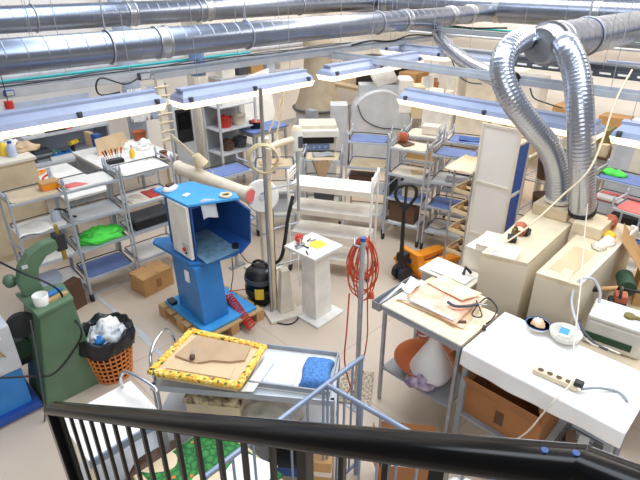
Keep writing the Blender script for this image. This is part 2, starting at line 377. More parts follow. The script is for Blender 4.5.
wire('cable', 'thin dark cable looped on the rail behind the right hose', 'cable', [atf(530, 88, 5.6), atf(534, 98, 5.6), atf(546, 103, 5.6), atf(562, 108, 5.6)], .008, 'darkgrey')
t = thing('pulley_block', 'red pull switch hanging left above the first lamp', 'switch', aty(9, 105, 4.9)); MB().cyl((0, 0, -.03), (0, 0, .03), .035).build('housing', 'red', t); MB().tube([(0, 0, .03), (0, 0, .5)], .004, 5).build('cord', 'black', t)

# hanging lamps -----------------------------------------------------
def lamp(label, a, b, z=2.0, group=None):
    p, q = at(*a, z), at(*b, z)
    if abs(q.x - p.x) > abs(q.y - p.y): q.y = p.y = (p.y + q.y) / 2
    else: q.x = p.x = (p.x + q.x) / 2
    c = (p + q) / 2; L = (q - p).length; yaw = math.atan2(q.y - p.y, q.x - p.x)
    t = thing('hanging_lamp', label, 'lamp', (c.x, c.y, z), yaw)
    def trap(w0, w1, z0, z1, l0, l1): return ([(-l0, -w0, z0), (l0, -w0, z0), (l0, w0, z0), (-l0, w0, z0)], [(-l1, -w1, z1), (l1, -w1, z1), (l1, w1, z1), (-l1, w1, z1)])
    h = L / 2
    m = MB().hexa(*trap(.118, .1, .04, .08, h, h - .01)); m.hexa(*trap(.1, .045, .08, .125, h - .01, h - .05)); m.build('reflector', 'lampblue', t)
    m = MB().hexa(*trap(.047, .045, .125, .145, h - .03, h - .03)); m.build('top_channel', 'lampblue', t)
    MB().hexa(*trap(.104, .122, -.014, .039, h - .015, h + .004)).build('diffuser', 'glow', t)
    for s_ in (-.45, .0, .45) if L > 1.3 else (-.4, .4):
        for e in (-1, 1):
            m = MB().box(s_ * L - .018, e * .11 - .01, .04, s_ * L + .018, e * .11 + .01, .085); m.box(s_ * L - .012, e * .11 - .025, .06, s_ * L + .012, e * .11 + .025, .08)
            m.build('clip', 'darkgrey', t)
    for s_ in (-.35, .35): MB().tube([(s_ * L, 0, .14), (s_ * L, 0, WH - z)], .0025, 5).build('suspension_rod', 'galv', t)
    return t
lamp('first hanging lamp of the left row, cut by the left edge', (-30, 139), (160, 106))
lamp('second hanging lamp of the left row, in front of the cream pillar', (172, 105), (312, 84))
lamp('third hanging lamp of the left row, above the white drum machine', (322, 79), (418, 63))
lamp('large hanging lamp left of the big hose bend, above the blue tray trolleys', (403, 101), (600, 138), 1.78)
lamp('hanging lamp at the far right edge beside the right hose', (614, 138), (700, 154), 1.9)
lamp('small lit lamp farther back below the thin sagging hose', (386, 52), (449, 60))
lamp('lit lamp farther back between thin sagging hose and big hose bend', (462, 60), (525, 70))
lamp('lit lamp farther back just right of the straight dropping hose', (604, 71), (690, 82), 1.9)

# extra services near the ceiling
p = aty(197, 62, 5.2); t = thing('duct_stub', 'short vertical blue-grey duct stub hanging above the second lamp', 'duct', (p.x, 5.2, 1.95)); MB().cyl((p.x, 5.2, 2.0), (p.x, 5.2, 2.42), .085, n=24).build('stub', 'steelblue', t, world=True); MB().tube([(p.x, 5.2, 2.36), (p.x, 5.2, 2.4)], .095, 24).build('collar', 'steel', t, world=True)
def pipe_y(label, x, y0, y1, z, r, m, name='conduit'):
    t = thing(name, label, 'pipe', (x, y0, z)); MB().cyl((x, y0, z), (x, y1, z), r, n=10).build('pipe_run', m, t, world=True); k = y0 + .4
    while k < y1: MB().tube([(x, k, z + r), (x, k, WH)], .0025, 5).build('hanger_rod', 'galv', t, world=True); k += 2.5
pipe_y('thin teal pipe crossing under the header duct at the right', 7.4, -.5, 6.4, 2.3, .016, 'teal')
pipe_y('pale conduit crossing just below the thin teal pipe', 7.1, -.5, 6.4, 2.22, .018, 'palegrey')
pipe_y('grey conduit crossing behind the large hoses', 6.2, -.5, 3.9, 2.16, .02, 'grey')
pipe_y('second white lagged pipe on the right wall', 9.4, -.5, 8.0, 2.3, .06, 'white', 'heating_pipe')
wire('cable', 'black cables bundled under the header duct near the thin hose', 'cable', [(7.3, 5.9, 2.33), (7.35, 5.4, 2.3), (7.28, 4.8, 2.34), (7.36, 4.2, 2.31), (7.3, 3.6, 2.35)], .014, 'black')
wire('cable', 'dark cable bundle on the pale rail above the third lamp', 'cable', [(5.2, 4.62, 2.21), (5.6, 4.64, 2.23), (6.0, 4.6, 2.2), (6.5, 4.64, 2.24), (7.0, 4.62, 2.2)], .012, 'rubber')
# ================================================================== SHELF TROLLEYS
TG = 'four-shelf trolleys'
TROLLEYS = []
def trolley(label, a, b, zs=(1.2, .88, .57, .25), d=.34, liners=('', '', '', ''), zt=None, shelf='trolleygrey', name='shelf_trolley', dd=.02):
    mid, yaw, w = edge(a, b, zs[0])
    t = thing(name, label, 'trolley', (mid.x, mid.y, 0), yaw, TG); h = w / 2; top = zs[0] + .06
    for s_ in (-1, 1):
        x = s_ * h; m = MB()
        m.tube(spline([(x, -.05, .07), (x, .0, top - .03), (x, .02, top), (x, d - .02, top), (x, d, top - .03), (x, d + .05, .07)], 5), .011, 7)
        for z in (.12, .72): m.tube([(x, -.04, z), (x, d + .04, z)], .009, 6)
        m.build('side_frame', 'trolleygrey', t)
        for y in (-.05, d + .05):
            c = MB().cyl((x - .012, y, .035), (x + .012, y, .035), .035, n=12); c.box(x - .016, y - .012, .04, x + .016, y + .012, .08); c.build('caster', 'rubber', t)
    for i, z in enumerate(zs):
        f = -.015 - .04 * i * dd * 10; m = MB(); m.box(-h + .008, f, z - .022, h - .008, d, z); sh = m.build('shelf', shelf, t)
        l = liners[i] if i < len(liners) else ''
        if l:
            MB().box(-h + .03, f + .02, z + .0005, h - .03, d - .02, z + .008, ch=.03).build('tray_liner', l, sh)
        r = MB().tube(spline([(-h + .02, f + .05, z + .005), (-h + .02, d - .06, z + .02), (-h + .07, d - .01, z + .024), (h - .07, d - .01, z + .024), (h - .02, d - .06, z + .02), (h - .02, f + .05, z + .005)], 4), .006, 6)
        r.build('rim', 'black' if l in ('tray_blue', 'grey') else 'darkgrey', sh)
    t['w'] = w; del t['w']; TROLLEYS.append(t); return t
def on(t, x, y, z): return loc_of(t, (x, y, z))
def yaw_of(t): return t.rotation_euler.z
B = 'tray_blue'; G = 'palegrey'; W = 'white'
# left row
T1 = trolley('white shelf trolley at the left edge with an orange box on its top tray', (9, 206), (64, 192), liners=('beige', W, W, W))
T2 = trolley('shelf trolley holding a bright green cloth, blue tray at the bottom', (65, 192), (118, 179), liners=(W, G, '', B))
T3 = trolley('shelf trolley holding a long black box, beside the blue machine', (121, 178), (172, 165), liners=(W, W, '', W))
# middle row behind the post machine
T4 = trolley('shelf trolley with pale blue top tray just left of the tall silver pole', (213, 180), (253, 169), (.9, .58, .26), liners=(B, W, W))
T5 = trolley('shelf trolley with beige tray behind the coiled beige hose', (254, 168), (295, 167), (.9, .58, .26), liners=('beige', W, W))
T6 = trolley('shelf trolley behind the white tiered trolley, grey cloth hanging off it', (303, 160), (341, 161), (.9, .58, .26), liners=('beige', G, W))
T7 = trolley('shelf trolley with blue top tray in front of the white drum machine', (347, 141), (388, 144), liners=(B, 'beige', G, W))
# right of centre
T8 = trolley('shelf trolley with cream top behind the pallet jack handle, nearest of the cream ones', (390, 147), (427, 153), liners=('offwhite', 'offwhite', B, W))
T9 = trolley('shelf trolley with cream top and brown box, in the rear row', (404, 135), (439, 139), liners=('offwhite', 'beige', G, W))
T10 = trolley('shelf trolley with blue tray top, directly left of the framed panel, rear row', (446, 141), (490, 147), liners=(B, W, G, W))
T11 = trolley('shelf trolley with blue top and blue curved third tray, above the pallet forks', (432, 154), (476, 161), liners=(B, G, B, G))
# right edge
T14 = trolley('shelf trolley with a blue top and pink trays at the right edge', (594, 176), (650, 190), (1.05, .8, .5, .22), liners=(B, 'pink', G, W))
T15 = trolley('shelf trolley with pink tray nearest the right edge', (612, 207), (668, 224), (1.0, .72, .42), liners=('pink', B, W), d=.3)
# things lying on the trolleys
def box_thing(name, label, cat, p, sx, sy, sz, m, rz=0, group=None, lid=None, bev=.004):
    t = MB().box(-sx / 2, -sy / 2, 0, sx / 2, sy / 2, sz)
    if lid: 
        e = thing(name, label, cat, p, rz, group); t.build('body', m, e, bevel=bev)
        MB().box(-sx / 2 - .003, -sy / 2 - .003, sz * .8, sx / 2 + .003, sy / 2 + .003, sz + .003).build('lid', lid, e, bevel=.003); return e
    return tag(t.build(name, m, None, p, rz, bevel=bev), label, cat, group)
box_thing('carton', 'small orange-brown carton on the top tray of the leftmost trolley', 'box', on(T1, .17, .17, 1.21), .16, .12, .07, 'orange', yaw_of(T1), lid='card')
e = thing('lamp_head', 'pale blue lamp head lying on the second tray of the leftmost trolley', 'lamp', on(T1, .15, .14, .89), .4)
MB().lathe([(.045, 0), (.05, .03), (.04, .09), (.025, .11)], n=18).build('shade', 'offblue', e); MB().tube(spline([(0, 0, .11), (.05, -.06, .1), (.1, -.1, .02), (.13, -.12, .006)], 5), .01, 6).build('cord', 'rubber', e)
tag(MB().grid(lambda u, v: on(T1, -.24 + .3 * u, -.04 + .28 * v, .9 + .012 * math.sin(u * 7 + v * 3)), 10, 6, .003).build('paper_sheet', 'paper', world=True), 'crumpled white paper on the second tray of the leftmost trolley', 'paper')
tag(MB().heap((0, 0, 0), .22, .13, .11, 3, 48, .4, sq=.2, fine=.3).build('cloth', 'lime', None, on(T2, .02, .13, .575), yaw_of(T2)), 'bright green crumpled cloth on a left trolley', 'cloth')
tag(MB().grid(lambda u, v: on(T2, -.22 + .2 * u * (1 - v * .4), .04 + .12 * v, 1.215), 4, 4, .002).build('paper_sheet', 'pink', world=True), 'flat red sheet on the trolley above the green cloth', 'paper')
tag(MB().grid(lambda u, v: on(T3, -.0 + .18 * u, .03 + .24 * v, .892 + .004 * math.sin(9 * u)), 6, 6, .003).build('leather_piece', 'red', world=True), 'red leather piece on the second tray near the blue machine', 'leather')
tag(MB().grid(lambda u, v: on(T3, -.22 + .18 * u, -.02 + .25 * v + .02 * u, .892 + .006 * math.sin(6 * u + 4 * v)), 8, 6, .003).build('leather_piece', 'offwhite', world=True), 'white leather piece beside the red one on the second tray', 'leather')
box_thing('storage_box', 'long black box on the third tray near the blue machine', 'box', on(T3, 0, .14, .572), .44, .24, .12, 'black', yaw_of(T3), lid='darkgrey')
tag(MB().grid(lambda u, v: on(T3, -.26 + .5 * u, -.02 + .32 * v, 1.216 + .02 * max(0, math.sin(u * 5)) * v), 8, 6, .002).build('paper_sheet', 'paper', world=True), 'white sheet curling on the trolley top left of the blue machine', 'paper')
tag(MB().grid(lambda u, v: on(T6, (-.13 + .26 * u) * (1 - .75 * v), -.03 - .012 * math.sin(u * 6), .91 - .27 * v), 8, 8, .006).build('cloth', 'leather', world=True), 'grey-beige triangular cloth hanging in front of the white cabinet machine', 'cloth')
box_thing('carton', 'brown carton under the cream rear trolley top', 'box', on(T9, 0, .16, .885), .36, .22, .16, 'card', yaw_of(T9))
box_thing('carton', 'brown carton on the bottom of the trolley behind the pallet jack handle', 'box', on(T8, -.02, .12, .27), .34, .24, .24, 'brown', yaw_of(T8))
tag(MB().heap((0, 0, 0), .13, .06, .05, 5, 20, .5).build('cloth', 'lime', None, on(T14, -.13, .17, 1.06), yaw_of(T14)), 'small lime green cloth on the blue tray at the right edge', 'cloth')
e = thing('paper_roll', 'white paper roll lying above the pink tray at the right edge', 'roll', on(T14, 0, -.0, .85), yaw_of(T14)); MB().cyl((-.19, 0, 0), (.19, 0, 0), .035, n=18).build('roll', 'paper', e); MB().cyl((-.195, 0, 0), (.195, 0, 0), .012, n=12).build('core', 'card', e)
for i, (tr, x, z, m, l) in enumerate([(T8, -.1, 1.216, 'brown', 'brown leather scrap on the nearest cream trolley top'), (T8, .1, .89, 'tan', 'tan leather scrap on the second tray of the nearest cream trolley'),
        (T10, .05, .885, 'offwhite', 'white card under the blue tray in the rear row'), (T11, -.12, .272, 'offwhite', 'white card on the bottom tray above the pallet forks'), (T7, .08, .885, 'cream', 'cream card on the second tray before the white drum machine')]):
    tag(MB().prism([(-.1, -.07), (.08, -.09), (.11, .05), (-.02, .1)], 0, .006).build('leather_piece' if 'leather' in l else 'card_sheet', m, None, on(tr, x, .15, z), i * 1.1), l, 'leather' if 'leather' in l else 'card')

# ================================================================== BLUE MACHINE ON ITS PALLET
t = thing('wooden_pallet', 'wooden pallet under the blue machine', 'pallet', (2.17, 3.69, 0))
for i in range(6): MB().box(-.34, -.4 + i * .14, .1, .34, -.4 + i * .14 + .1, .118).build('deck_board', 'wood', t)
for x in (-.3, 0, .3):
    MB().box(x - .04, -.4, 0, x + .04, .4, .016).build('skid', 'wood', t)
    for y in (-.34, 0, .34): MB().box(x - .045, y - .06, .016, x + .045, y + .06, .1).build('block', 'card', t)
bm_ = thing('finishing_machine', 'blue pedestal machine with an open blue suction hood, on a pallet', 'machine', (2.17, 3.69, .119))
def wb(*a): 
    return MB().box(*a)
wb(1.88, 3.33, .12, 2.46, 4.05, .15).build('base_plate', 'skyblue', bm_, world=True, bevel=.006)
MB().hexa([(1.93, 3.42, .15), (2.2, 3.42, .15), (2.32, 3.86, .15), (1.96, 3.9, .15)], [(1.93, 3.48, .73), (2.2, 3.48, .73), (2.32, 3.9, .73), (1.96, 3.92, .73)]).build('pedestal', 'blue', bm_, world=True, bevel=.01)
MB().prism([(1.93, 3.55), (2.02, 3.46), (2.34, 3.4), (2.44, 3.5), (2.42, 3.95), (1.96, 4.2), (1.9, 4.14)], .735, .765).build('shelf', 'blue', bm_, world=True, bevel=.004)
def hood():
    o = [(1.99, .77), (2.36, .77), (2.47, .84), (2.49, 1.16), (2.4, 1.27), (1.99, 1.28)]
    m = MB(); n = len(o); th = .012
    cx, cz = 2.22, 1.02
    def ringp(y, k, s_=1.): return [V((cx + (x - cx) * s_, y, cz + (z - cz) * s_)) for x, z in o]
    A, Bk = ringp(3.36, 0), ringp(3.98, 0, .93); a, b = ringp(3.36, 0, .95), ringp(3.95, 0, .87)
    A = [p + V((0, (.16 if p.x < 2.0 else .1 if p.z > 1.2 else 0), 0)) for p in A]; a = [p + V((0, (.16 if i in (0, 5) else .1 if i == 4 else 0), 0)) for i, p in enumerate(a)]
    vs = A + Bk + a + b; fs = []
    for i in range(n):
        j = (i + 1) % n
        fs += [(i, j, n + j, n + i), (2 * n + j, 2 * n + i, 3 * n + i, 3 * n + j), (i, 2 * n + i, 2 * n + j, j)]
    fs += [tuple(range(n, 2 * n)), tuple(range(3 * n, 4 * n))[::-1]]
    return m.add(vs, fs)
hood().build('hood', 'navy', bm_, world=True)
MB().prism([(1.97, 3.53), (2.38, 3.36), (2.42, 3.47), (2.3, 3.99), (1.95, 4.06)], 1.285, 1.31).build('top_plate', 'skyblue', bm_, world=True, bevel=.004)
MB().box(1.955, 3.54, .78, 1.985, 3.84, 1.285).build('side_panel', 'white', bm_, world=True, bevel=.004)
m = MB(); m.box(1.945, 3.58, .82, 1.955, 3.66, .92); m.build('switch_plate', 'palegrey', bm_, world=True)
MB().cyl((1.93, 3.62, .87), (1.95, 3.62, .87), .018).build('stop_button', 'red', bm_, world=True); MB().cyl((1.935, 3.6, .84), (1.95, 3.6, .84), .01).build('switch_knob', 'black', bm_, world=True)
MB().box(1.917, 3.58, .55, 1.93, 3.64, .66).build('paper_label', 'paper', bm_, world=True)
MB().hexa([(2.01, 3.39, .785), (2.37, 3.39, .785), (2.35, 3.93, .815), (2.03, 3.93, .815)], [(2.01, 3.39, .79), (2.39, 3.39, .79), (2.37, 3.93, .82), (2.03, 3.93, .82)]).build('dust_tray', 'dusty', bm_, world=True)
MB().cyl((2.36, 3.45, .79), (2.36, 3.45, .83), .03).build('drain_knob', 'black', bm_, world=True)
e = thing('tape_dispenser', 'white oval tape dispenser on top of the blue machine', 'dispenser', (2.05, 3.93, 1.311), .4); MB().lathe([(.06, 0), (.07, .015), (.05, .035), (.02, .04)], n=20, M=Matrix.Diagonal((1.3, .8, 1, 1))).build('body', 'white', e); MB().box(-.04, -.02, .035, .04, .02, .06).build('insert', 'brown', e, bevel=.006)
tag(MB().lathe([(.035, 0), (.055, 0), (.058, .01), (.055, .02), (.035, .02), (.033, .01), (.035, 0)], n=24).build('tape_roll', 'cream', None, (2.31, 3.46, 1.311)), 'roll of cream tape on the front corner of the blue machine top', 'tape')
tag(MB().box(-.035, -.02, 0, .035, .02, .008).build('note_card', 'white', None, (2.08, 3.72, 1.311), .3), 'small white card on the blue machine top', 'card')
tag(MB().grid(lambda u, v: V((2.075 + .13 * u, 3.50 - .03 * v - .028 * u, 1.325 - .16 * v + .01 * math.sin(u * 5))) , 6, 8, .004).build('paper_sheet', 'palegrey', world=True), 'grey sheet hanging over the front edge of the blue machine hood', 'paper')
box_thing('foot_switch', 'small black foot switch on the blue machine base plate', 'switch', (1.915, 3.96, .1505), .06, .09, .035, 'black', lid='darkgrey')
# coiled red air hose
def coil(p, q, r, turns, n=10):
    p, q = V(p), V(q); d = q - p; a = d.orthogonal().normalized(); b = d.normalized().cross(a)
    return [p + d * (i / (turns * n)) + (a * math.cos(2 * math.pi * i / n) + b * math.sin(2 * math.pi * i / n)) * r for i in range(turns * n + 1)]
e = thing('air_hose', 'red spiral air hose hanging off the blue machine base', 'hose', at(240, 318, .2))
MB().tube(coil(at(228, 296, .2), at(252, 327, .07), .04, 15, 10), .0085, 6).build('coil', 'red', e, world=True)
MB().tube([at(217, 291, .23), at(228, 296, .2)], .01, 8).build('air_nozzle', 'chrome', e, world=True)
MB().tube(spline([at(227, 292, .2), at(240, 290, .16), at(256, 288, .02), at(275, 286, .01)], 6), .005, 6).build('supply_line', 'rope', e, world=True)

# ================================================================== PVC PIPE, SWING LAMP
e = thing('extraction_pipe', 'thick cream plastic pipe lying level behind the blue machine', 'pipe', (2.93, 4.65, 0))
MB().cyl((2.9, 5.3, .97), (2.99, 4.02, .95), .078, n=28).build('pipe_run', 'pipe', e, world=True)
MB().tube([(2.985, 4.12, .952), (2.99, 4.02, .95)], .086, 28, False, False).build('socket', 'offwhite', e, world=True)
MB().tube([(2.905, 5.22, .968), (2.9, 5.3, .97)], .086, 28, False, False).build('socket', 'pipe', e, world=True)
MB().cyl((2.989, 4.03, .95), (2.9905, 4.012, .95), .07, n=24).build('end_cap', 'pink', e, world=True)
for y in (4.3, 5.1):
    m = MB().bar((2.94, y, .02), (2.94, y, .88), .03); m.box(2.84, y - .03, 0, 3.04, y + .03, .02); m.build('stand', 'galv', e, world=True)
e = thing('work_lamp', 'cream articulated work lamp over the thick cream pipe', 'lamp', at(176, 168, .85))
pb = at(176, 168, .85)
MB().cyl((pb.x, pb.y, 0), (pb.x, pb.y, 1.28), .016, n=10).build('post', 'palegrey', e, world=True); MB().cyl((pb.x, pb.y, 0), (pb.x, pb.y, .02), .13, n=20).build('foot', 'palegrey', e, world=True)
ptop = V((pb.x, pb.y, 1.28)); pe = atf(196, 160, 5.5)
for o in (0, .035): MB().tube([ptop + V((0, 0, -o)), pe + V((0, 0, .05 - o))], .009, 8).build('arm', 'cream', e, world=True)
MB().tube([pe + V((.0, 0, .06)), pe + V((.05, -.03, -.06))], [.045, .085], 20).build('shade', 'cream', e, world=True)
# ================================================================== FAR LEFT: cabinet, desks, bench and what lies on them
def table(name, label, cat, x0, y0, x1, y1, z, top='white', leg='galv', th=.03, ins=.04, shelf=None, ls=.035, apron=.06):
    t = thing(name, label, cat, ((x0 + x1) / 2, (y0 + y1) / 2, 0))
    MB().box(x0, y0, z - th, x1, y1, z).build('table_top', top, t, world=True, bevel=.004)
    for x in (x0 + ins, x1 - ins):
        for y in (y0 + ins, y1 - ins): MB().box(x - ls / 2, y - ls / 2, 0, x + ls / 2, y + ls / 2, z - th).build('leg', leg, t, world=True)
    if apron:
        m = MB(); m.bar((x0 + ins, y0 + ins, z - th - apron / 2), (x1 - ins, y0 + ins, z - th - apron / 2), .02, apron); m.bar((x0 + ins, y1 - ins, z - th - apron / 2), (x1 - ins, y1 - ins, z - th - apron / 2), .02, apron)
        m.bar((x0 + ins, y0 + ins, z - th - apron / 2), (x0 + ins, y1 - ins, z - th - apron / 2), .02, apron); m.bar((x1 - ins, y0 + ins, z - th - apron / 2), (x1 - ins, y1 - ins, z - th - apron / 2), .02, apron)
        m.build('frame', leg, t, world=True)
    if shelf:
        MB().box(x0 + ins * .6, y0 + ins * .6, shelf - .02, x1 - ins * .6, y1 - ins * .6, shelf).build('lower_shelf', 'grey', t, world=True)
    return t
t = thing('cabinet', 'large beige cabinet at the far left with clutter on its top', 'cabinet', (1.0, 6.65, 0))
MB().box(.2, 6.3, .0, 1.66, 7.0, 1.13).build('body', 'beige', t, world=True); MB().box(.18, 6.28, 1.13, 1.68, 7.02, 1.16).build('top', 'offwhite', t, world=True)
for x in (.22, .94): MB().box(x, 6.285, .08, x + .7, 6.3, 1.1).build('door', 'beige', t, world=True)
cl = [('spray_bottle', 'yellow', 'yellow bottle on the far left cabinet', 'bottle', 5, 152), ('jar', 'paper', 'white jar behind the yellow bottle on the cabinet', 'jar', 1, 147), ('jar', 'offblue', 'pale blue pot in the middle of the far left cabinet top', 'jar', 13, 153)]
for n_, m_, l_, c_, px, py in cl:
    p = at(px, py + 3, 1.161); e = thing(n_, l_, c_, p); MB().lathe([(.05, 0), (.052, .1), (.03, .13), (.022, .15)], n=16).build('body', m_, e); MB().cyl((0, 0, .15), (0, 0, .175), .024, n=12).build('cap', 'white' if m_ == 'yellow' else 'navy', e)
tag(MB().heap((0, 0, 0), .16, .09, .09, 9, 22, .5).build('paper_bundle', 'tan', None, at(25, 150, 1.161)), 'crumpled tan paper on the right end of the far left cabinet', 'paper')
tag(MB().heap((0, 0, 0), .1, .07, .06, 4, 20, .5).build('cloth', 'white_cloth', None, at(12, 148, 1.161) + V((.05, .16, 0))), 'white rag at the rear of the far left cabinet top', 'cloth')
table('desk', 'narrow white desk between far left cabinet and first trolley', 'desk', 1.7, 5.66, 2.2, 6.95, .8)
def pliers(label, p, rz, m='orange', s=1., group=None):
    e = thing('pliers', label, 'tool', p, rz, group)
    for k in (-1, 1):
        MB().tube(spline([(.0, .004 * k, .012), (-.05 * s, .03 * k * s, .012), (-.12 * s, .03 * k * s, .012)], 4), .009 * s, 7).build('handle', m, e)
    m_ = MB().hexa([(-.01, -.012, .005), (.06 * s, -.004, .005), (.06 * s, .004, .005), (-.01, .012, .005)], [(-.01, -.012, .02), (.06 * s, -.004, .02), (.06 * s, .004, .02), (-.01, .012, .02)]); m_.build('jaw', 'steel', e); return e
pliers('orange handled pliers on the narrow white desk', at(45, 171, .801), .5, 'orange', 1.5)
pliers('red handled pliers beside the orange pair on the narrow desk', at(50, 175, .801), 1.0, 'red', 1.4)
WT = table('work_table', 'white work table in the back left covered with clutter', 'table', 2.38, 6.08, 3.35, 7.2, .85)
tz = .8505
e = thing('cardboard_sheet', 'tan cardboard panel propped at the back of the white work table', 'cardboard', at(115, 152, tz), .1)
MB().hexa([(-.24, 0, 0), (.26, 0, 0), (.26, .012, 0), (-.24, .012, 0)], [(-.2, .1, .2), (.22, .1, .22), (.22, .112, .22), (-.2, .112, .2)]).build('panel', 'tan', e)
box_thing('carton', 'upright royal blue box beside tan cardboard on the white work table', 'box', at(98, 146, tz), .1, .09, .17, 'royal', .2, lid='navy')
box_thing('carton', 'thin tan box left of the upright blue box', 'box', at(91, 145, tz), .06, .14, .19, 'tan', .2)
pp = at(115, 163, tz)
e = thing('tool_holder', 'low dark tool holder at the front of the white work table', 'holder', pp, -.1); MB().box(-.11, -.05, 0, .11, .05, .05).build('tray', 'black', e, bevel=.006); MB().box(-.1, -.04, .05, .1, .04, .055).build('insert', 'darkgrey', e)
for i in range(7):
    x = -.09 + i * .03; q = pp + V((x, .0 + .02 * (i % 2), .056)); e = thing('screwdriver', ['red handled', 'black handled', 'orange handled'][i % 3] + ' tool standing in the low dark tool holder', 'tool', q, 0, 'tools in the low holder')
    MB().tube([(0, 0, 0), (.01 * (i - 3) * .5, .01, .05)], .004, 6).build('shaft', 'steel', e); MB().tube([(.005 * (i - 3), .01, .05), (.012 * (i - 3), .02, .12)], [.009, .012], 8).build('handle', ['red', 'black', 'orange'][i % 3], e)
e = thing('glue_bottle', 'yellow-green bottle at the middle of the white work table', 'bottle', at(133, 158, tz)); MB().lathe([(.035, 0), (.036, .09), (.015, .12), (.008, .15)], n=14).build('body', 'yellow', e); MB().cyl((0, 0, .15), (0, 0, .17), .01, n=8).build('nozzle', 'red', e)
tag(MB().lathe([(.05, 0), (.09, 0), (.092, .02), (.09, .04), (.05, .04), (.048, .02), (.05, 0)], n=24).build('tape_roll', 'paper', None, at(143, 149, tz)), 'big white tape roll on the white work table', 'tape')
for i, (x, y, s, m, l) in enumerate([(128, 141, .16, 'white_cloth', 'white cloth heap behind the tape roll'), (145, 139, .14, 'white_cloth', 'white cloth heap at the rear right of the work table'), (152, 155, .1, 'offwhite', 'off-white rag right of the tape roll')]):
    tag(MB().heap((0, 0, 0), s, s * .7, s * .55, i + 11, 20, .5).build('cloth', m, None, at(x, y + 6, tz), i), l, 'cloth')
e = thing('thread_spool', 'brown-red thread spool at the right end of the white work table', 'spool', at(164, 157, tz)); MB().cyl((0, 0, .012), (0, 0, .07), .045).build('thread', 'terracotta', e); 
for z in (0, .07): MB().cyl((0, 0, z), (0, 0, z + .012), .055).build('flange', 'brown', e)
e = thing('thread_spool', 'dark spool standing left of the brown-red one', 'spool', at(155, 161, tz)); MB().cyl((0, 0, .01), (0, 0, .06), .03).build('thread', 'black', e)
for z in (0, .06): MB().cyl((0, 0, z), (0, 0, z + .01), .036).build('flange', 'palegrey', e)
tag(MB().hexa([(-.1, 0, 0), (.1, 0, 0), (.1, .1, 0), (-.1, .1, 0)], [(-.02, .05, .09), (.03, .05, .09), (.03, .055, .09), (-.02, .055, .09)]).build('paper_sheet', 'paper', None, at(140, 163, tz), .3), 'folded white paper tent at the front of the work table', 'paper')
# wall bench with shelf
SB = thing('wall_bench', 'grey bench with an upper shelf against the back wall, far left', 'bench', (2.5, 7.9, 0))
MB().box(1.95, 7.5, .62, 3.15, 8.2, .66).build('bench_top', 'palegrey', SB, world=True); MB().box(1.95, 7.65, 1.0, 3.15, 8.2, 1.03).build('upper_shelf', 'palegrey', SB, world=True); MB().box(1.95, 8.2, .1, 3.15, 8.22, 1.4).build('back_panel', 'offblue', SB, world=True)
for x in (1.97, 3.13):
    for y in (7.53, 8.17): MB().box(x - .02, y - .02, 0, x + .02, y + .02, .62).build('leg', 'galv', SB, world=True)
    MB().box(x - .015, 7.68, .66, x + .015, 8.18, 1.0).build('upright', 'galv', SB, world=True)
for px, sx, sz, m, l in [(38, .2, .1, 'white', 'white box at the left of the upper wall bench shelf'), (56, .3, .13, 'black', 'black box on the upper wall bench shelf'), (69, .09, .1, 'pink', 'small pink box right of the black box on the upper shelf'), (77, .1, .15, 'palegrey', 'grey box right of the pink box on the upper shelf'), (88, .2, .15, 'offwhite', 'off-white box at the right of the upper wall bench shelf')]:
    p = aty(px, 140, 7.8); box_thing('storage_box', l, 'box', (p.x, 7.82, 1.031), sx, .2, sz, m, 0, None, m)
p0 = aty(44, 163, 7.75)
for i in range(4): 
    tag(MB().prism([(-.1, -.1), (.1, -.1), (.1, .1), (-.1, .1)], 0, .035, None, 1.12).build('letter_tray', 'darkgrey' if i % 2 else 'grey', None, (p0.x, 7.75, .661 + i * .06 * 0 + i * .037)), ['lowest', 'second lowest', 'second highest', 'topmost'][i] + ' grey tray of the stack on the wall bench', 'tray')
p0 = aty(62, 160, 7.72); e = thing('tool_tray', 'blue and white tray of tools on the wall bench', 'tray', (p0.x, 7.72, .661)); MB().box(-.17, -.11, 0, .17, .11, .05).build('tray', 'white', e); MB().box(-.15, -.09, .05, .15, .09, .06).build('insert', 'blue', e)
for i in range(5): tag(MB().tube([(0, 0, .0), (.07, .05, .03)], [.012, .008], 8).build('hand_tool', ['green', 'white', 'teal', 'black', 'blue'][i], None, (p0.x - .12 + i * .06, 7.66 + .03 * (i % 3), .735), i), ['green', 'white', 'teal', 'black', 'blue'][i] + ' hand tool lying in the blue and white tray', 'tool')
p0 = aty(76, 152, 7.8); e = thing('hand_drill', 'yellow and black power tool on the wall bench', 'tool', (p0.x, 7.8, .661), .5); MB().cyl((-.08, 0, .15), (.07, 0, .15), .035).build('motor', 'yellow', e); MB().box(-.07, -.02, 0, -.02, .02, .13).build('grip', 'black', e, bevel=.008); MB().cyl((.07, 0, .15), (.12, 0, .15), .018, .01).build('chuck', 'black', e)
# shelving, peg rack, hanging cloths near the cream pillar
def rack(name, label, x0, y0, x1, y1, h, zs, m='palegrey', back=None, cat='shelf'):
    t = thing(name, label, cat, ((x0 + x1) / 2, (y0 + y1) / 2, 0))
    for x in (x0, x1):
        for y in (y0, y1): MB().box(x - .015, y - .015, 0, x + .015, y + .015, h).build('upright', m, t, world=True)
    for z in zs: MB().box(x0, y0, z - .02, x1, y1, z).build('shelf', m, t, world=True)
    if back: MB().box(x0, y1 - .01, .1, x1, y1, h).build('back_panel', back, t, world=True)
    return t
p = aty(229, 150, 6.5); RK = rack('shelving_rack', 'open grey rack with red basket just right of the cream pillar', p.x - .33, 6.2, p.x + .33, 6.6, 1.45, (.25, .62, .98, 1.32), 'palegrey', 'grey')
def basket(label, p, r, h, m, rz=0, name='basket', cat='basket'):
    e = thing(name, label, cat, p, rz); MB().lathe([(r * .8, 0), (r, h), (r * 1.03, h), (r * .97, h), (r * .77, .012), (0.001, .012)], n=20).build('bowl', m, e); return e
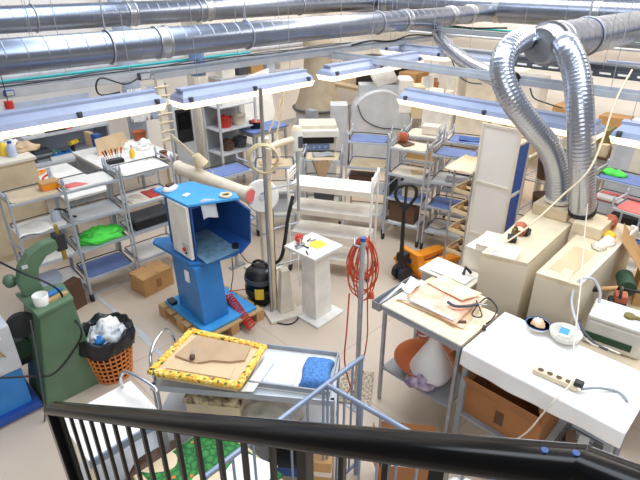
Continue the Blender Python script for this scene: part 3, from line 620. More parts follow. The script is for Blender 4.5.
for dx, z, m, l in [(-.12, .985, 'red', 'red basket on the open rack right of the cream pillar'), (.14, .985, 'offwhite', 'white tub beside the red basket on the open rack'), (-.1, .625, 'brown', 'brown tub on the lower shelf of the open rack'), (.14, .625, 'darkgrey', 'dark tub on the lower shelf of the open rack')]:
    e = basket(l, (p.x + dx, 6.38, z), .11, .14, m); MB().heap((0, 0, .1), .09, .09, .07, 3 + dx, 14).build('contents', m, e)
box_thing('storage_box', 'flat white box on the top shelf of the open rack', 'box', (p.x, 6.4, 1.321), .42, .28, .1, 'white', 0, None, 'white')
p = aty(168, 150, 6.55); t = thing('peg_rack', 'pale post with rows of pegs left of the cream pillar', 'rack', (p.x, 6.5, 0))
MB().box(p.x - .05, 6.5, .02, p.x + .05, 6.58, 1.9).build('post', 'offwhite', t, world=True); MB().box(p.x - .2, 6.4, 0, p.x + .2, 6.7, .02).build('base', 'grey', t, world=True)
for i in range(8): MB().tube([(p.x - .11, 6.49, .95 + i * .12), (p.x + .11, 6.49, .95 + i * .12)], .011, 6).build('peg', 'cream', t, world=True)
p = aty(184, 150, 6.9); box_thing('oven', 'dark front box machine left of the cream pillar', 'machine', (p.x, 7.0, 0), .34, .4, 1.35, 'palegrey'); 
e = bpy.data.objects['oven']; MB().box(-.13, -.21, .75, .13, -.2, 1.25).build('door', 'black', e); MB().box(-.1, -.215, .95, .1, -.21, 1.2).build('window', 'blackgloss', e)
p = aty(150, 122, 7.6); t = thing('clothes_rail', 'thin rail at the back with two pale garments, left of the pegs', 'rail', (p.x, 7.6, 0))
MB().tube([(p.x - .35, 7.6, 0), (p.x - .35, 7.6, 1.5), (p.x + .35, 7.6, 1.5), (p.x + .35, 7.6, 0)], .014, 8, smooth=False).build('frame', 'galv', t, world=True)
for k, (dx, m, l) in enumerate([(-.17, 'white_cloth', 'white garment on the thin back rail'), (.15, 'offblue', 'pale blue garment on the thin back rail')]):
    x = p.x + dx; tag(MB().grid(lambda u, v: V((x + (-.13 + .26 * u) * (1 + .1 * v), 7.58 + .02 * math.sin(u * 9), 1.48 - .5 * v)), 10, 6, .01).build('garment', m, world=True), l, 'clothing')
p = aty(147, 135, 7.05); basket('reddish brown basket at the rear of the white work table', (p.x - .1, 7.08, .8505), .1, .13, 'terracotta')
# big card box on floor near third trolley
def open_box(label, p, sx, sy, sz, rz, m='card', flaps=(1, 1, 1, 1), fl=.5, name='cardboard_box', tape=True):
    t = thing(name, label, 'box', p, rz); th = .006; X, Y = sx / 2, sy / 2
    b = MB().box(-X, -Y, 0, X, -Y + th, sz); b.box(-X, Y - th, 0, X, Y, sz); b.box(-X, -Y + th, 0, -X + th, Y - th, sz); b.box(X - th, -Y + th, 0, X, Y - th, sz); b.box(-X + th, -Y + th, 0, X - th, Y - th, th)
    b.build('body', m, t)
    for i, a in enumerate(flaps):
        if a is None or a is False: continue
        ang = R(a if a not in (1, True) else 150) ; l = (sy if i < 2 else sx) * fl * .98
        s_ = -1 if i in (0, 2) else 1; dy, dz = -s_ * math.cos(ang) * l * 1, math.sin(ang) * l
        if i < 2: q = [(-X, s_ * Y, sz), (X, s_ * Y, sz), (X * .96, s_ * Y + dy, sz + dz), (-X * .96, s_ * Y + dy, sz + dz)]
        else: q = [(s_ * X, -Y, sz), (s_ * X, Y, sz), (s_ * X + dy, Y * .96, sz + dz), (s_ * X + dy, -Y * .96, sz + dz)]
        MB().hexa(q, [(x, y, z + th) for x, y, z in q]).build('flap', m, t)
    if tape: MB().box(-.03, -Y - .001, sz * .25, .03, -Y, sz * .75).build('tape_label', 'carddark' if m == 'card' else 'brown', t)
    return t
p = at(158, 292, 0); open_box('closed cardboard box on the floor between left trolleys and blue machine', p + V((.02, .14, 0)), .36, .26, .2, .12, 'card', (3, 3, 2, 2), .5)
# far-left background bench under the partition line (front of the wall)
# ================================================================== CENTRE: post machine, vacuum, pedestal stand, tiered trolley
b = at(285, 312, 0)
PM = thing('post_machine', 'tall cream post machine with round white motor head, right of the blue machine', 'machine', (b.x, b.y, 0), R(-20))
def pl(x, y, z): return V((x, y, z))
MB().box(-.2, -.15, 0, .13, .15, .035).build('base_plate', 'offwhite', PM, bevel=.006)
MB().hexa([(-.07, -.06, .035), (.08, -.06, .035), (.08, .06, .035), (-.07, .06, .035)], [(-.03, -.04, .5), (.05, -.04, .5), (.05, .05, .5), (-.03, .05, .5)]).build('column', 'offwhite', PM, bevel=.01)
MB().cyl((-.09, .06, .035), (-.09, .06, 1.78), .028, n=16).build('post', 'cream', PM)
MB().cyl((-.13, .02, .035), (-.13, .02, 2.2), .016, n=14).build('pole', 'steel', PM)
MB().cyl((-.05, .1, .035), (-.05, .1, 1.1), .012, n=10).build('rod', 'brown', PM)
MB().box(-.115, .02, 1.42, -.06, .1, 1.7).build('carriage', 'offwhite', PM, bevel=.012)
MB().tube(spline([(-.09, .06, 1.66), (0, .08, 1.7), (.2, .12, 1.72)], 5), [.03] * 11, 12).build('arm', 'cream', PM)
m = MB().cyl((.22, .12, 1.62), (.22, .12, 1.8), .05, n=24); m.build('motor_head', 'white', PM); MB().cyl((.22, .12, 1.8), (.22, .12, 1.83), .05, .036, n=24).build('motor_cap', 'cream', PM)
MB().box(.21, .062, 1.65, .25, .075, 1.75).build('panel', 'darkgrey', PM)
MB().cyl((.22, .12, 1.62), (.22, .12, 1.02), .014, n=12).build('spindle', 'galv', PM)
for z in (.5, .9, 1.3): MB().tube([(-.17, .02, z), (-.05, .09, z), (.22, .12, z)], .009, 8, smooth=False).build('clamp', 'galv', PM)
tag(MB().tube([p_ + V((0, 0, 0)) for j in range(5) for p_ in arc(loc_of(PM, (-.14, -.02 + .012 * j, 1.62)), .12 + .006 * (j % 3), 0, 348, 22, (Q, -Q, 0))], .007, 6).build('hose_coil', 'cablebeige', world=True), 'beige hose coiled on the tall post machine', 'hose')
p = at(262, 196, .92); e = thing('flywheel', 'big white round disc standing left behind the tall poles', 'wheel', (p.x, p.y, 0)); n_ = V((-.55, -.8, .22)).normalized(); c_ = V((p.x, p.y, .92))
MB().tube([c_ - n_ * .03, c_ - n_ * .02, c_ + n_ * .02, c_ + n_ * .03], [.16, .178, .178, .165], 32).build('disc', 'white', e, world=True); MB().tube([c_ + n_ * .03, c_ + n_ * .045], .035, 16).build('hub', 'palegrey', e, world=True)
m = MB().bar((p.x + .03, p.y + .06, 0), (p.x + .03, p.y + .06, .92), .05); m.box(p.x - .15, p.y - .1, 0, p.x + .18, p.y + .22, .025); m.build('stand', 'offwhite', e, world=True)
# vacuum
p = at(262, 302, 0); VC = thing('vacuum_cleaner', 'black wet and dry vacuum cleaner beside the tall post machine', 'vacuum', (p.x, p.y, 0), R(-60)); VC.scale = (1.22, 1.22, 1.22)
MB().lathe([(.1, .035), (.118, .05), (.125, .2), (.128, .25)], n=28).build('tank', 'blackgloss', VC); MB().lathe([(.132, .235), (.135, .255), (.132, .275)], n=28).build('rim', 'darkgrey', VC)
MB().lathe([(.128, .26), (.12, .31), (.08, .345), (.03, .355), (.001, .356)], n=28).build('motor_cover', 'black', VC); MB().tube(arc((0, 0, .34), .065, 0, 180, 10), .012, 8).build('handle', 'black', VC)
MB().lathe([(.129, .12), (.131, .12), (.131, .18), (.129, .18)], n=28).build('band', 'rubber', VC)
a_ = R(-35); m = MB()
for k in range(3): pass
lab = [(math.cos(R(-75 + d)) * .1325, math.sin(R(-75 + d)) * .1325) for d in (-16, -6, 5, 16)]
m.add([(x, y, .11) for x, y in lab] + [(x, y, .21) for x, y in lab], [(0, 1, 5, 4), (1, 2, 6, 5), (2, 3, 7, 6)]); m.build('yellow_label', 'yellow', VC)
for a in range(4): MB().cyl((.1 * math.cos(a * 1.57 + .6), .1 * math.sin(a * 1.57 + .6), 0), (.1 * math.cos(a * 1.57 + .6), .1 * math.sin(a * 1.57 + .6), .04), .02, n=10).build('caster', 'rubber', VC)
wire('suction_hose', 'black suction hose rising from the vacuum along the tall post machine', 'hose', [V((p.x + .07, p.y - .03, .36)), V((p.x + .12, p.y - .06, .42)), at(281, 258, .6), at(285, 240, .78), at(288, 218, 1.0), at(293, 196, 1.2)], .018, 'vinyl', 8, 10)
wire('power_cable', 'black cable on the floor between vacuum and pedestal stand', 'cable', [at(268, 312, .012), at(276, 322, .01), at(290, 324, .01), at(298, 318, .01), at(292, 312, .01)], .007, 'black')
wire('power_cable', 'thin dark cable from the hood of the blue machine down to the floor', 'cable', [at(232, 258, .7), at(233, 275, .35), at(231, 290, .16), at(233, 296, .13)], .005, 'black')
wire('power_cable', 'thin cable running from the blue hood to the tall post machine', 'cable', [at(240, 253, .75), at(248, 262, .55), at(258, 264, .5), at(270, 262, .5)], .005, 'darkgrey')
# white pedestal stand
p = at(317, 313, 0); PS = thing('pedestal_stand', 'white pedestal stand with tilted square top, centre of the floor', 'stand', (p.x, p.y, 0), R(2))
MB().box(-.19, -.19, 0, .19, .19, .025).build('base', 'white', PS, bevel=.004)
MB().hexa([(-.12, -.1, .025), (.11, -.1, .025), (.11, .09, .025), (-.12, .09, .025)], [(-.125, -.09, .76), (.075, -.09, .76), (.075, .08, .76), (-.125, .08, .76)]).build('column', 'white', PS, bevel=.004)
MB().box(-.24, -.2, .76, .14, .19, .79).build('top_board', 'white', PS, bevel=.004)
tz_ = .791
tag(MB().prism([(-.07, -.04), (.04, -.08), (.09, .02), (.02, .08), (-.06, .06)], 0, .006).build('template', 'yellow', None, loc_of(PS, (-.02, -.03, tz_)), .3), 'flat yellow template lying on the white pedestal stand', 'template')
e = thing('reel', 'red and chrome reel at the rear corner of the white pedestal stand', 'reel', loc_of(PS, (-.1, .13, tz_ + .045)), .3); MB().cyl((0, -.02, 0), (0, .02, 0), .042, n=20).build('wheel', 'red', e); MB().cyl((0, -.026, 0), (0, .026, 0), .022, n=16).build('hub', 'chrome', e)
e = thing('clamp_tool', 'chrome clamp on the left corner of the white pedestal stand', 'tool', loc_of(PS, (-.16, .06, tz_))); MB().box(-.05, -.02, 0, .05, .02, .03).build('body', 'steel', e, bevel=.005); MB().cyl((0, 0, .03), (0, 0, .09), .01).build('screw', 'chrome', e); MB().tube([(-.035, 0, .09), (.035, 0, .09)], .006, 6).build('handle', 'red', e)
for i, (x, y) in enumerate([(-.04, .08), (-.13, -.02), (.04, .05), (-.19, -.05)]): tag(MB().cyl((0, 0, .008), (.06, .02, .008), .008, .005, n=8).build('hand_tool', ['brown', 'black', 'steel', 'darkgrey'][i], None, loc_of(PS, (x, y, tz_)), i * 1.3), ['brown handled awl beside the yellow template', 'black handled awl left of the yellow template', 'steel awl right of the yellow template', 'dark grey tool at the left edge of the pedestal top'][i], 'tool')
wire('cord', 'white cord dangling off the left side of the pedestal top', 'cord', [loc_of(PS, (-.2, .02, .8)), loc_of(PS, (-.26, -.02, .74)), loc_of(PS, (-.28, -.04, .6)), loc_of(PS, (-.26, -.03, .45)), loc_of(PS, (-.25, -.05, .6))], .006, 'offwhite')
# white tiered trolley
mid, yaw, w_ = edge((288, 184), (372, 193), 1.05)
t = thing('tiered_trolley', 'wide white four-tier trolley in the centre behind the pedestal stand', 'trolley', (mid.x, mid.y, 0), yaw); h = w_ / 2
for z in (1.05, .78, .5, .22):
    m = MB().box(-h + .015, 0, z - .05, h - .015, .34, z - .012); m.build('shelf', 'white', t); MB().box(-h + .01, -.006, z - .06, h - .01, .0, z).build('shelf_lip', 'offwhite', t)
for s_ in (-1, 1):
    x = s_ * h; m = MB().tube(spline([(x, .0, .06), (x, .0, 1.1), (x, .05, 1.17), (x, .29, 1.17), (x, .34, 1.1), (x, .34, .06)], 4), .014, 9)
    m.build('side_frame', 'white', t)
    for y in (0, .34): MB().cyl((x - .015, y, .04), (x + .015, y, .04), .04, n=14).build('caster', 'rubber', t)
    for z in (1.1, 1.13): MB().tube([(x, .02, z), (x, .32, z)], .008, 6).build('end_rail', 'white', t)
# ================================================================== BACK CENTRE: machines
# cloth dust bag
p = aty(318, 130, 6.9); e = thing('dust_collector', 'dust collector with a tall grey-beige cloth bag, behind the third lamp', 'machine', (p.x, 6.9, 0))
MB().cyl((p.x, 6.9, 0), (p.x, 6.9, .75), .42, n=28).build('drum', 'palegrey', e, world=True)
MB().lathe([(.46, .75), (.45, .8), (.38, .95), (.34, 1.1), (.27, 1.4), (.25, 1.7), (.27, 1.95), (.2, 2.05), (.001, 2.06)], (p.x, 6.9, 0), 24).build('cloth_bag', 'fabric', e, world=True)
MB().tube([V((p.x + .47 * math.cos(a * .3), 6.9 + .47 * math.sin(a * .3), .8)) for a in range(21)], .02, 8, True).build('band', 'darkgrey', e, world=True)
MB().box(p.x - .62, 6.4, 0, p.x - .48, 6.6, .9).build('control_box', 'grey', e, world=True)
# white drum machine
p = at(378, 168, 0); dy = V((Q, -Q, 0)); e = thing('drum_machine', 'large white machine with a rounded drum housing, below the third hanging lamp', 'machine', (p.x, p.y, 0), R(-45)); e.scale = (1.2, 1.0, 1.06)
pr = [(-.42, .0), (.42, .0), (.42, .75)] + [(.42 * math.cos(R(a)), .75 + .5 * math.sin(R(a))) for a in range(15, 180, 15)] + [(-.42, .75)]
m = MB(); n = len(pr); m.add([(x, 0, z) for x, z in pr] + [(x, .5, z) for x, z in pr], [tuple(range(n)), tuple(range(n, 2 * n))[::-1]] + [(i, (i + 1) % n, n + (i + 1) % n, n + i) for i in range(n)]); m.build('housing', 'palegrey', e, bevel=.01)
MB().box(.24, -.01, .9, .42, .4, 1.42).build('cover', 'white', e, bevel=.02); MB().box(.42, .05, .8, .6, .4, 1.3).build('hopper', 'cream', e, bevel=.01)
MB().cyl((-.1, .35, 1.38), (.16, .35, 1.52), .2, n=28).build('motor', 'white', e); MB().tube([(-.12, .35, 1.37), (-.1, .35, 1.38)], [.17, .2], 28).build('motor_end', 'offwhite', e)
MB().box(-.3, .2, 1.1, .3, .5, 1.3).build('bracket', 'palegrey', e)
m = MB().box(-.7, .1, 0, -.46, .45, 1.0); m.build('side_cabinet', 'palegrey', e)
wire('cable', 'black cable curving over the face of the white drum machine', 'cable', [loc_of(e, (-.4, -.02, 1.1)), loc_of(e, (-.28, -.02, .86)), loc_of(e, (0, -.02, .72)), loc_of(e, (.3, -.02, .7)), loc_of(e, (.45, -.04, .66))], .008, 'black')
# white cabinet machine with black front
p = at(319, 176, .4); mid, yaw, w_ = edge((300, 158), (336, 159), .95); e = thing('cabinet_machine', 'white cabinet machine with black slots, left of the drum machine', 'machine', (mid.x + .5, mid.y + .5, 0), R(-42))
MB().box(-.26, 0, 0, .26, .4, .72).build('body', 'white', e, bevel=.008); MB().box(-.26, .02, .72, .26, .4, 1.18).build('back_housing', 'offwhite', e, bevel=.008)
MB().box(-.22, .005, .74, .22, .02, .83).build('slot', 'black', e); MB().box(-.22, .005, .93, .22, .02, 1.02).build('slot', 'black', e); MB().box(-.28, -.08, 1.04, .28, .1, 1.13).build('front_bar', 'white', e, bevel=.006)
MB().box(-.2, 0, .84, .16, .018, .92).build('control_strip', 'steelblue', e)
for i in range(4): MB().cyl((-.14 + i * .08, 0, .88), (-.14 + i * .08, -.012, .88), .014, n=10).build('knob', 'palegrey', e)
# slanted white panels behind beige coil
p = aty(262, 118, 6.75); e = thing('sheet_rack', 'tilted stack of large white boards behind the silver pole', 'rack', (p.x, 6.7, 0))
MB().hexa([(p.x - .4, 6.7, .1), (p.x + .35, 6.7, .1), (p.x + .35, 6.74, .1), (p.x - .4, 6.74, .1)], [(p.x - .15, 7.0, 1.5), (p.x + .4, 7.0, 1.6), (p.x + .4, 7.04, 1.6), (p.x - .15, 7.04, 1.5)]).build('board', 'white', e, world=True)
for x in (-.3, .3): MB().bar((p.x + x, 6.76, 0), (p.x + x, 7.06, 1.3), .03).build('support', 'galv', e, world=True); 
p = at(250, 128, .92); p.x += .12; basket('round dark basket with red contents behind the silver pole', (p.x + .0, p.y, .905), .11, .1, 'black'); e = bpy.data.objects['basket.%03d' % (len([o for o in bpy.data.objects if o.name.startswith('basket')]) - 1)]; MB().heap((0, 0, .06), .09, .09, .07, 2, 16).build('contents', 'red', e)
table('side_table', 'small table with blue top carrying the dark basket, behind silver pole', 'table', p.x - .22, p.y - .2, p.x + .5, p.y + .2, .9, 'tray_blue')
for i in range(2): wire('conduit', ['thin cream tube rising to the lamp beside the silver pole', 'second thin cream tube slanting to the lamp beside the silver pole'][i], 'pipe', [atf(269 + 6 * i, 132 + 10 * i, 5.5), atf(280 + i * 3, 104, 5.6), atf(287 - 2 * i, 84, 5.65)], .01, 'cream')
# back right bench along the right wall & clutter
table('wall_table', 'long cream bench in the far right corner under the lamps', 'table', 8.4, 1.0, 9.4, 8.0, .9, 'cream', 'beige')
cb = [(8.8, 6.95, .5, 1.0, .6, 'black', 'wide black machine box on the far cream bench'), (8.8, 6.15, .45, .4, .4, 'card', 'tan crate on the far cream bench beside the black box'), (8.8, 5.7, .4, .42, .3, 'carddark', 'brown carton on the far cream bench, right of the tan crate'),
      (8.9, 5.3, .4, .45, .7, 'white', 'tall white box on the far cream bench'), (8.9, 4.6, .4, .6, .6, 'offwhite', 'wide off-white box on the far cream bench'), (8.9, 3.8, .35, .5, .6, 'white', 'white box at the middle of the far cream bench'), (8.7, 3.0, .4, .4, .25, 'card', 'low brown carton on the far cream bench behind the hoses'), (8.7, 2.3, .3, .4, .2, 'card', 'small tan box on the far cream bench behind the hoses')]
cb.append((8.8, 7.7, .4, .4, .5, 'beige', 'beige box at the very left end of the far cream bench'))
for x, y, sx, sy, sz, m, l in cb: box_thing('storage_box', l, 'box', (x, y, .9005), sx, sy, sz, m, 0, None, m)
# wire drawing rack with many pockets (grey-white) and stacked bits
p = at(424, 150, .5); RR = rack('shelving_rack', 'pale rack of small compartments behind the cream topped trolleys', p.x + .6, p.y + .1, p.x + .9, p.y + .55, 1.5, (.3, .6, .9, 1.1, 1.3), 'offwhite', 'palegrey')
table('work_table', 'cream work table beyond the trolleys, in front of the far bench', 'table', 6.6, 2.65, 7.3, 4.6, .85, 'offwhite', 'beige')
it = [(7.0, 4.3, .35, .5, .5, 'white', 'white upright case on the cream work table, left end'), (7.05, 3.75, .3, .5, .5, 'offwhite', 'off-white upright case beside the white one'), (7.1, 3.2, .25, .5, .45, 'white', 'white case right of the off-white one on the cream table'), (6.85, 2.84, .3, .3, .22, 'tan', 'tan carton at the right end of the cream work table')]
for x, y, sx, sy, sz, m, l in it: box_thing('storage_box', l, 'box', (x, y, .8505), sx, sy, sz, m, 0, None, m)
tag(MB().heap((0, 0, 0), .2, .12, .09, 6, 20, .5).build('paper_bundle', 'cream', None, (6.8, 3.3, .851)), 'heap of cream leather scraps on the cream work table', 'leather')
p = at(494, 135, 1.0); e = thing('spool_column', 'tall tan spiral spool column beside the framed panel', 'spool', (6.75, 3.12, .851)); MB().cyl((0, 0, 0), (0, 0, .55), .05).build('core', 'offwhite', e); MB().tube(coil((0, 0, .03), (0, 0, .5), .06, 8, 12), .018, 6).build('thread', 'tan', e)
# ================================================================== LEFT FOREGROUND: blue-white machine, press, waste basket
t = thing('control_cabinet', 'blue and white floor machine cut by the left edge, beside the green press', 'machine', (.15, 3.9, 0))
MB().box(-.3, 3.6, .02, .545, 4.2, .08).build('plinth', 'royal', t, world=True); MB().box(-.3, 3.64, .08, .5, 4.2, .42).build('base', 'blue', t, world=True, bevel=.006)
MB().box(-.3, 3.63, .42, .51, 4.2, .8).build('panel', 'palegrey', t, world=True, bevel=.006); MB().box(-.3, 3.68, .8, .47, 4.2, .93).build('top_cap', 'blue', t, world=True, bevel=.01)
MB().box(.1, 3.622, .72, .44, 3.63, .79).build('switch_plate', 'white', t, world=True); MB().cyl((.36, 3.622, .755), (.36, 3.605, .755), .02, n=14).build('stop_button', 'red', t, world=True)
text_mesh(t, 'letter_mark', 'A', .1, 'brass', Matrix.Translation(V((.25, -.285, .6))) @ Matrix.Rotation(R(90), 4, 'X'))
# green C-frame press
GP = thing('press_machine', 'green cast C-frame press on a tapered green pedestal, left foreground', 'machine', (.8, 3.75, 0))
MB().hexa([(.56, 3.56, 0), (1.0, 3.56, 0), (.96, 3.98, 0), (.56, 3.98, 0)], [(.7, 3.56, .82), (.95, 3.58, .82), (.95, 3.92, .82), (.7, 3.92, .82)]).build('pedestal', 'green', GP, world=True, bevel=.012)
MB().prism([(.68, 3.53), (.955, 3.58), (.985, 3.86), (.665, 3.96)], .82, .85).build('table_plate', 'green', GP, world=True, bevel=.005)
pr = [(0, 0), (-.02, .12), (.02, .24), (.1, .33), (.2, .375), (.31, .385), (.33, .3), (.22, .27), (.15, .2), (.125, .1), (.14, 0)]; n = len(pr)
m = MB().add([(.7 + x, 3.83, .85 + z) for x, z in pr] + [(.7 + x, 3.92, .85 + z) for x, z in pr], [tuple(range(n)), tuple(range(n, 2 * n))[::-1]] + [(i, (i + 1) % n, n + (i + 1) % n, n + i) for i in range(n)]); m.build('frame_arm', 'green', GP, world=True, bevel=.014)
MB().box(1.0, 3.83, 1.12, 1.08, 3.92, 1.26).build('press_head', 'rubber', GP, world=True, bevel=.01); MB().cyl((1.05, 3.87, 1.12), (1.05, 3.87, 1.03), .018).build('plunger', 'brass', GP, world=True); MB().cyl((1.04, 3.87, 1.26), (1.04, 3.87, 1.33), .014).build('screw', 'brass', GP, world=True)
MB().lathe([(.001, -.05), (.035, -.04), (.05, 0), (.035, .04), (.001, .05)], (.655, 3.94, .97), 16).build('ball_weight', 'green', GP, world=True); MB().cyl((.655, 3.94, .97), (.72, 3.9, .97), .014).build('shaft', 'steel', GP, world=True)
MB().box(.735, 3.826, 1.08, .775, 3.83, 1.11).build('maker_plate', 'palegrey', GP, world=True)
MB().cyl((.56, 3.8, .45), (.56, 3.98, .45), .085, n=20).build('motor', 'darkgreen', GP, world=True); MB().box(.5, 3.82, .3, .64, 3.95, .38).build('motor_bracket', 'rubber', GP, world=True)
MB().cyl((.6, 3.72, .7), (.6, 3.76, .7), .1, n=24).build('pulley', 'rubber', GP, world=True)
zt = .8505
e = thing('tub', 'white plastic tub on the green press table', 'tub', (.76, 3.66, zt)); MB().lathe([(.05, 0), (.055, .08), (.05, .08), (.046, .01), (.001, .01)], n=20).build('body', 'white', e)
tag(MB().box(-.07, -.025, 0, .07, .025, .012).build('sandpaper_block', 'blue', None, (.87, 3.75, zt), .4), 'blue flat strip on the green press table', 'strip')
tag(MB().box(-.08, -.02, 0, .08, .02, .018).build('wood_strip', 'wood', None, (.87, 3.66, zt), .2), 'wooden strip beside the blue strip on the press table', 'strip')
wire('power_cable', 'black cable hanging from the left edge across to the green press', 'cable', [at(-8, 258, 1.15), at(20, 272, 1.1), at(45, 282, 1.0), at(60, 292, .9), at(67, 310, .72), V((.93, 3.5, .6)), V((.84, 3.5, .46)), V((.66, 3.5, .34)), V((.5, 3.5, .42)), V((.3, 3.55, .5))], .008, 'black', 8)
wire('conduit_hose', 'grey cable running down the left side of the green press to the floor', 'cable', [V((.63, 3.52, .84)), V((.6, 3.5, .6)), V((.56, 3.48, .3)), V((.53, 3.46, .1)), V((.5, 3.44, .012))], .006, 'darkgrey')
p = at(72, 314, 0); e = thing('paper_bag', 'brown paper bag on the floor behind the green press', 'bag', (p.x + .06, p.y + .1, 0), .3); MB().hexa([(-.11, -.07, 0), (.11, -.07, 0), (.11, .07, 0), (-.11, .07, 0)], [(-.11, -.05, .28), (.11, -.06, .3), (.11, .05, .3), (-.11, .06, .28)]).build('body', 'brown', e)
# wicker waste basket
WB = thing('waste_basket', 'orange-brown wicker waste basket full of rubbish, right of the green press', 'basket', (1.12, 3.6, 0))
m = MB(); hb, r0, r1 = .4, .145, .205
m2 = MB().lathe([(r0 - .012, .014), (r1 - .014, hb - .03)], n=32); m2.build('inner_liner', 'vinyl', WB)
for i in range(9):
    z = .012 + (hb - .02) * i / 8; r = r0 + (r1 - r0) * z / hb
    m.tube([(r * math.cos(a * math.pi / 16), r * math.sin(a * math.pi / 16), z) for a in range(32)], .008, 6, True)
for i in range(26):
    a = i * math.pi / 13; m.tube([(r0 * math.cos(a), r0 * math.sin(a), .006), (r1 * math.cos(a), r1 * math.sin(a), hb)], .008, 5)
m.cyl((0, 0, 0), (0, 0, .012), r0, n=32); m.build('wicker', 'wicker', WB)
rnd = random.Random(4)
def bagp(u, v):
    a = u * 2 * math.pi; s_ = [(.222, .325, .0), (.224, .335, 0), (.23, .38, .016), (.218, .475, .014), (.19, .45, .01), (.17, .36, .0)]
    i = min(int(v * 5), 4); f = v * 5 - i; r = s_[i][0] * (1 - f) + s_[i + 1][0] * f; z = s_[i][1] * (1 - f) + s_[i + 1][1] * f; 
    r *= 1 + .1 * noise.noise(V((math.cos(a) * 4, math.sin(a) * 4, v * 4))); z += .05 * noise.noise(V((math.cos(a) * 3 + 5, math.sin(a) * 3, v * 2)))
    return V((r * math.cos(a), r * math.sin(a), z))
s2 = MB(); s2.grid(lambda u, v: bagp(u, .17 + .83 * v), 48, 14, .003); 
s2.build('bin_liner', 'vinyl', WB)
MB().heap((.02, .0, .34), .155, .155, .15, 6, 40, .4, fine=.35).build('rubbish', 'trash', WB); MB().heap((-.06, -.07, .4), .06, .04, .06, 2, 14, .4).build('rubbish', 'blue', WB); MB().heap((.06, .02, .44), .08, .07, .09, 8, 16, .4).build('rubbish', 'paper', WB)
# ================================================================== white board table (lower left) and its load
a, b, c, d = at(125, 384, .8), at(62, 424, .8), at(88, 458, .8), at(168, 413, .8)
t = thing('packing_table', 'white board topped table behind the left end of the black railing', 'table', ((b.x + d.x) / 2, (b.y + d.y) / 2, 0))
x0, x1, y0, y1 = .43, .86, 2.1, 2.5
MB().box(x0, y0, .78, x1, y1, .8).build('table_top', 'white', t, world=True, bevel=.003); MB().box(x0, y0 - .012, .755, x1, y0, .805).build('front_edge', 'railgrey', t, world=True)
for x in (x0 + .015, x1 - .015):
    for y in (y0 + .015, y1 - .015): MB().box(x - .015, y - .015, 0, x + .015, y + .015, .78).build('leg', 'cream' if x < .6 else 'galv', t, world=True)
MB().box(x0, y0 - .12, .4, x1 + .06, y1, .42).build('lower_shelf', 'palegrey', t, world=True)
MB().tube(spline([(x1 - .06, y1 - .02, .8), (x1 - .06, y1 - .02, .87), (x1 - .03, y1 - .05, .92), (x1 + .02, y0 + .13, .92), (x1 + .02, y0 + .08, .87), (x1 - .0, y0 + .04, .79)], 5), .011, 8).build('handle', 'chrome', t, world=True)
p = at(130, 452, .421); tag(MB().heap((0, 0, 0), .23, .1, .13, 5, 24, .4, R(15)).build('bag', 'brown', None, (.72, 2.1, .421)), 'dark crumpled bag on the lower shelf of the white board table', 'bag')
tag(MB().heap((0, 0, 0), .09, .07, .09, 9, 20, .4, R(15)).build('bag', 'brown', None, (.93, 2.03, .421)), 'small dark brown bundle right of the dark bag under the white board', 'bag')
# green printed fabric on a low bench, white sheet beside it
LB = table('low_bench', 'low cream bench in the foreground carrying green printed fabric', 'bench', .6, 1.4, 1.16, 2.03, .6, 'palewood', 'galv', ins=.16)
GF = (at(135, 478, .5), at(200, 432, .5), at(254, 460, .5))
tag(MB().grid(lambda u, v: V((.64 + .47 * u + .06 * (1 - v), 1.45 + .57 * v, .606 + .008 * math.sin(u * 8 + v * 3) + .006 * math.sin(v * 11))), 20, 20, .006).build('fabric', 'green_print', world=True), 'green leaf print fabric with small orange flowers on the low bench', 'fabric')
e = thing('board', 'white board leaning over the lower right of the green fabric', 'board', (.98, 1.56, .622), R(20)); MB().box(-.17, -.12, 0, .17, .12, .008).build('panel', 'white', e); MB().lathe([(.05, .008), (.05, .012), (.001, .013)], (-.05, -.04, 0), 20).build('disc', 'grey', e)
# ================================================================== packing trolley with yellow frame and tray
f0, f1 = at(150, 384, .78), at(334, 400, .78); yaw = math.atan2(f1.y - f0.y, f1.x - f0.x); L = (f1 - f0).length; mid = (f0 + f1) / 2
PT = thing('packing_trolley', 'long grey trolley carrying the yellow frame and white tray, foreground centre', 'trolley', (mid.x, mid.y, 0), yaw); h = L / 2; D = .43
for z, f in ((.765, 0), (.5, -.06), (.24, -.1)):
    m = MB().box(-h, f, z - .02, h, D, z); m.build('shelf', 'palegrey', PT); m = MB().box(-h, f - .008, z - .03, h, f, z + .012); m.build('shelf_edge', 'trolleygrey', PT)
for s_ in (-1, 1):
    for y in (.02, D - .02): MB().tube([(s_ * (h - .01), y, .06), (s_ * (h - .01), y, .765)], .013, 8).build('leg', 'galv', PT); MB().cyl((s_ * (h - .01) - .012, y, .035), (s_ * (h - .01) + .012, y, .035), .035, n=12).build('caster', 'rubber', PT)
MB().tube(spline([(-h + .01, .05, .77), (-h - .01, .07, .86), (-h - .02, .14, .94), (-h - .02, .32, .94), (-h - .01, .4, .86), (-h + .01, .4, .77)], 5), .011, 8).build('handle', 'chrome', PT)
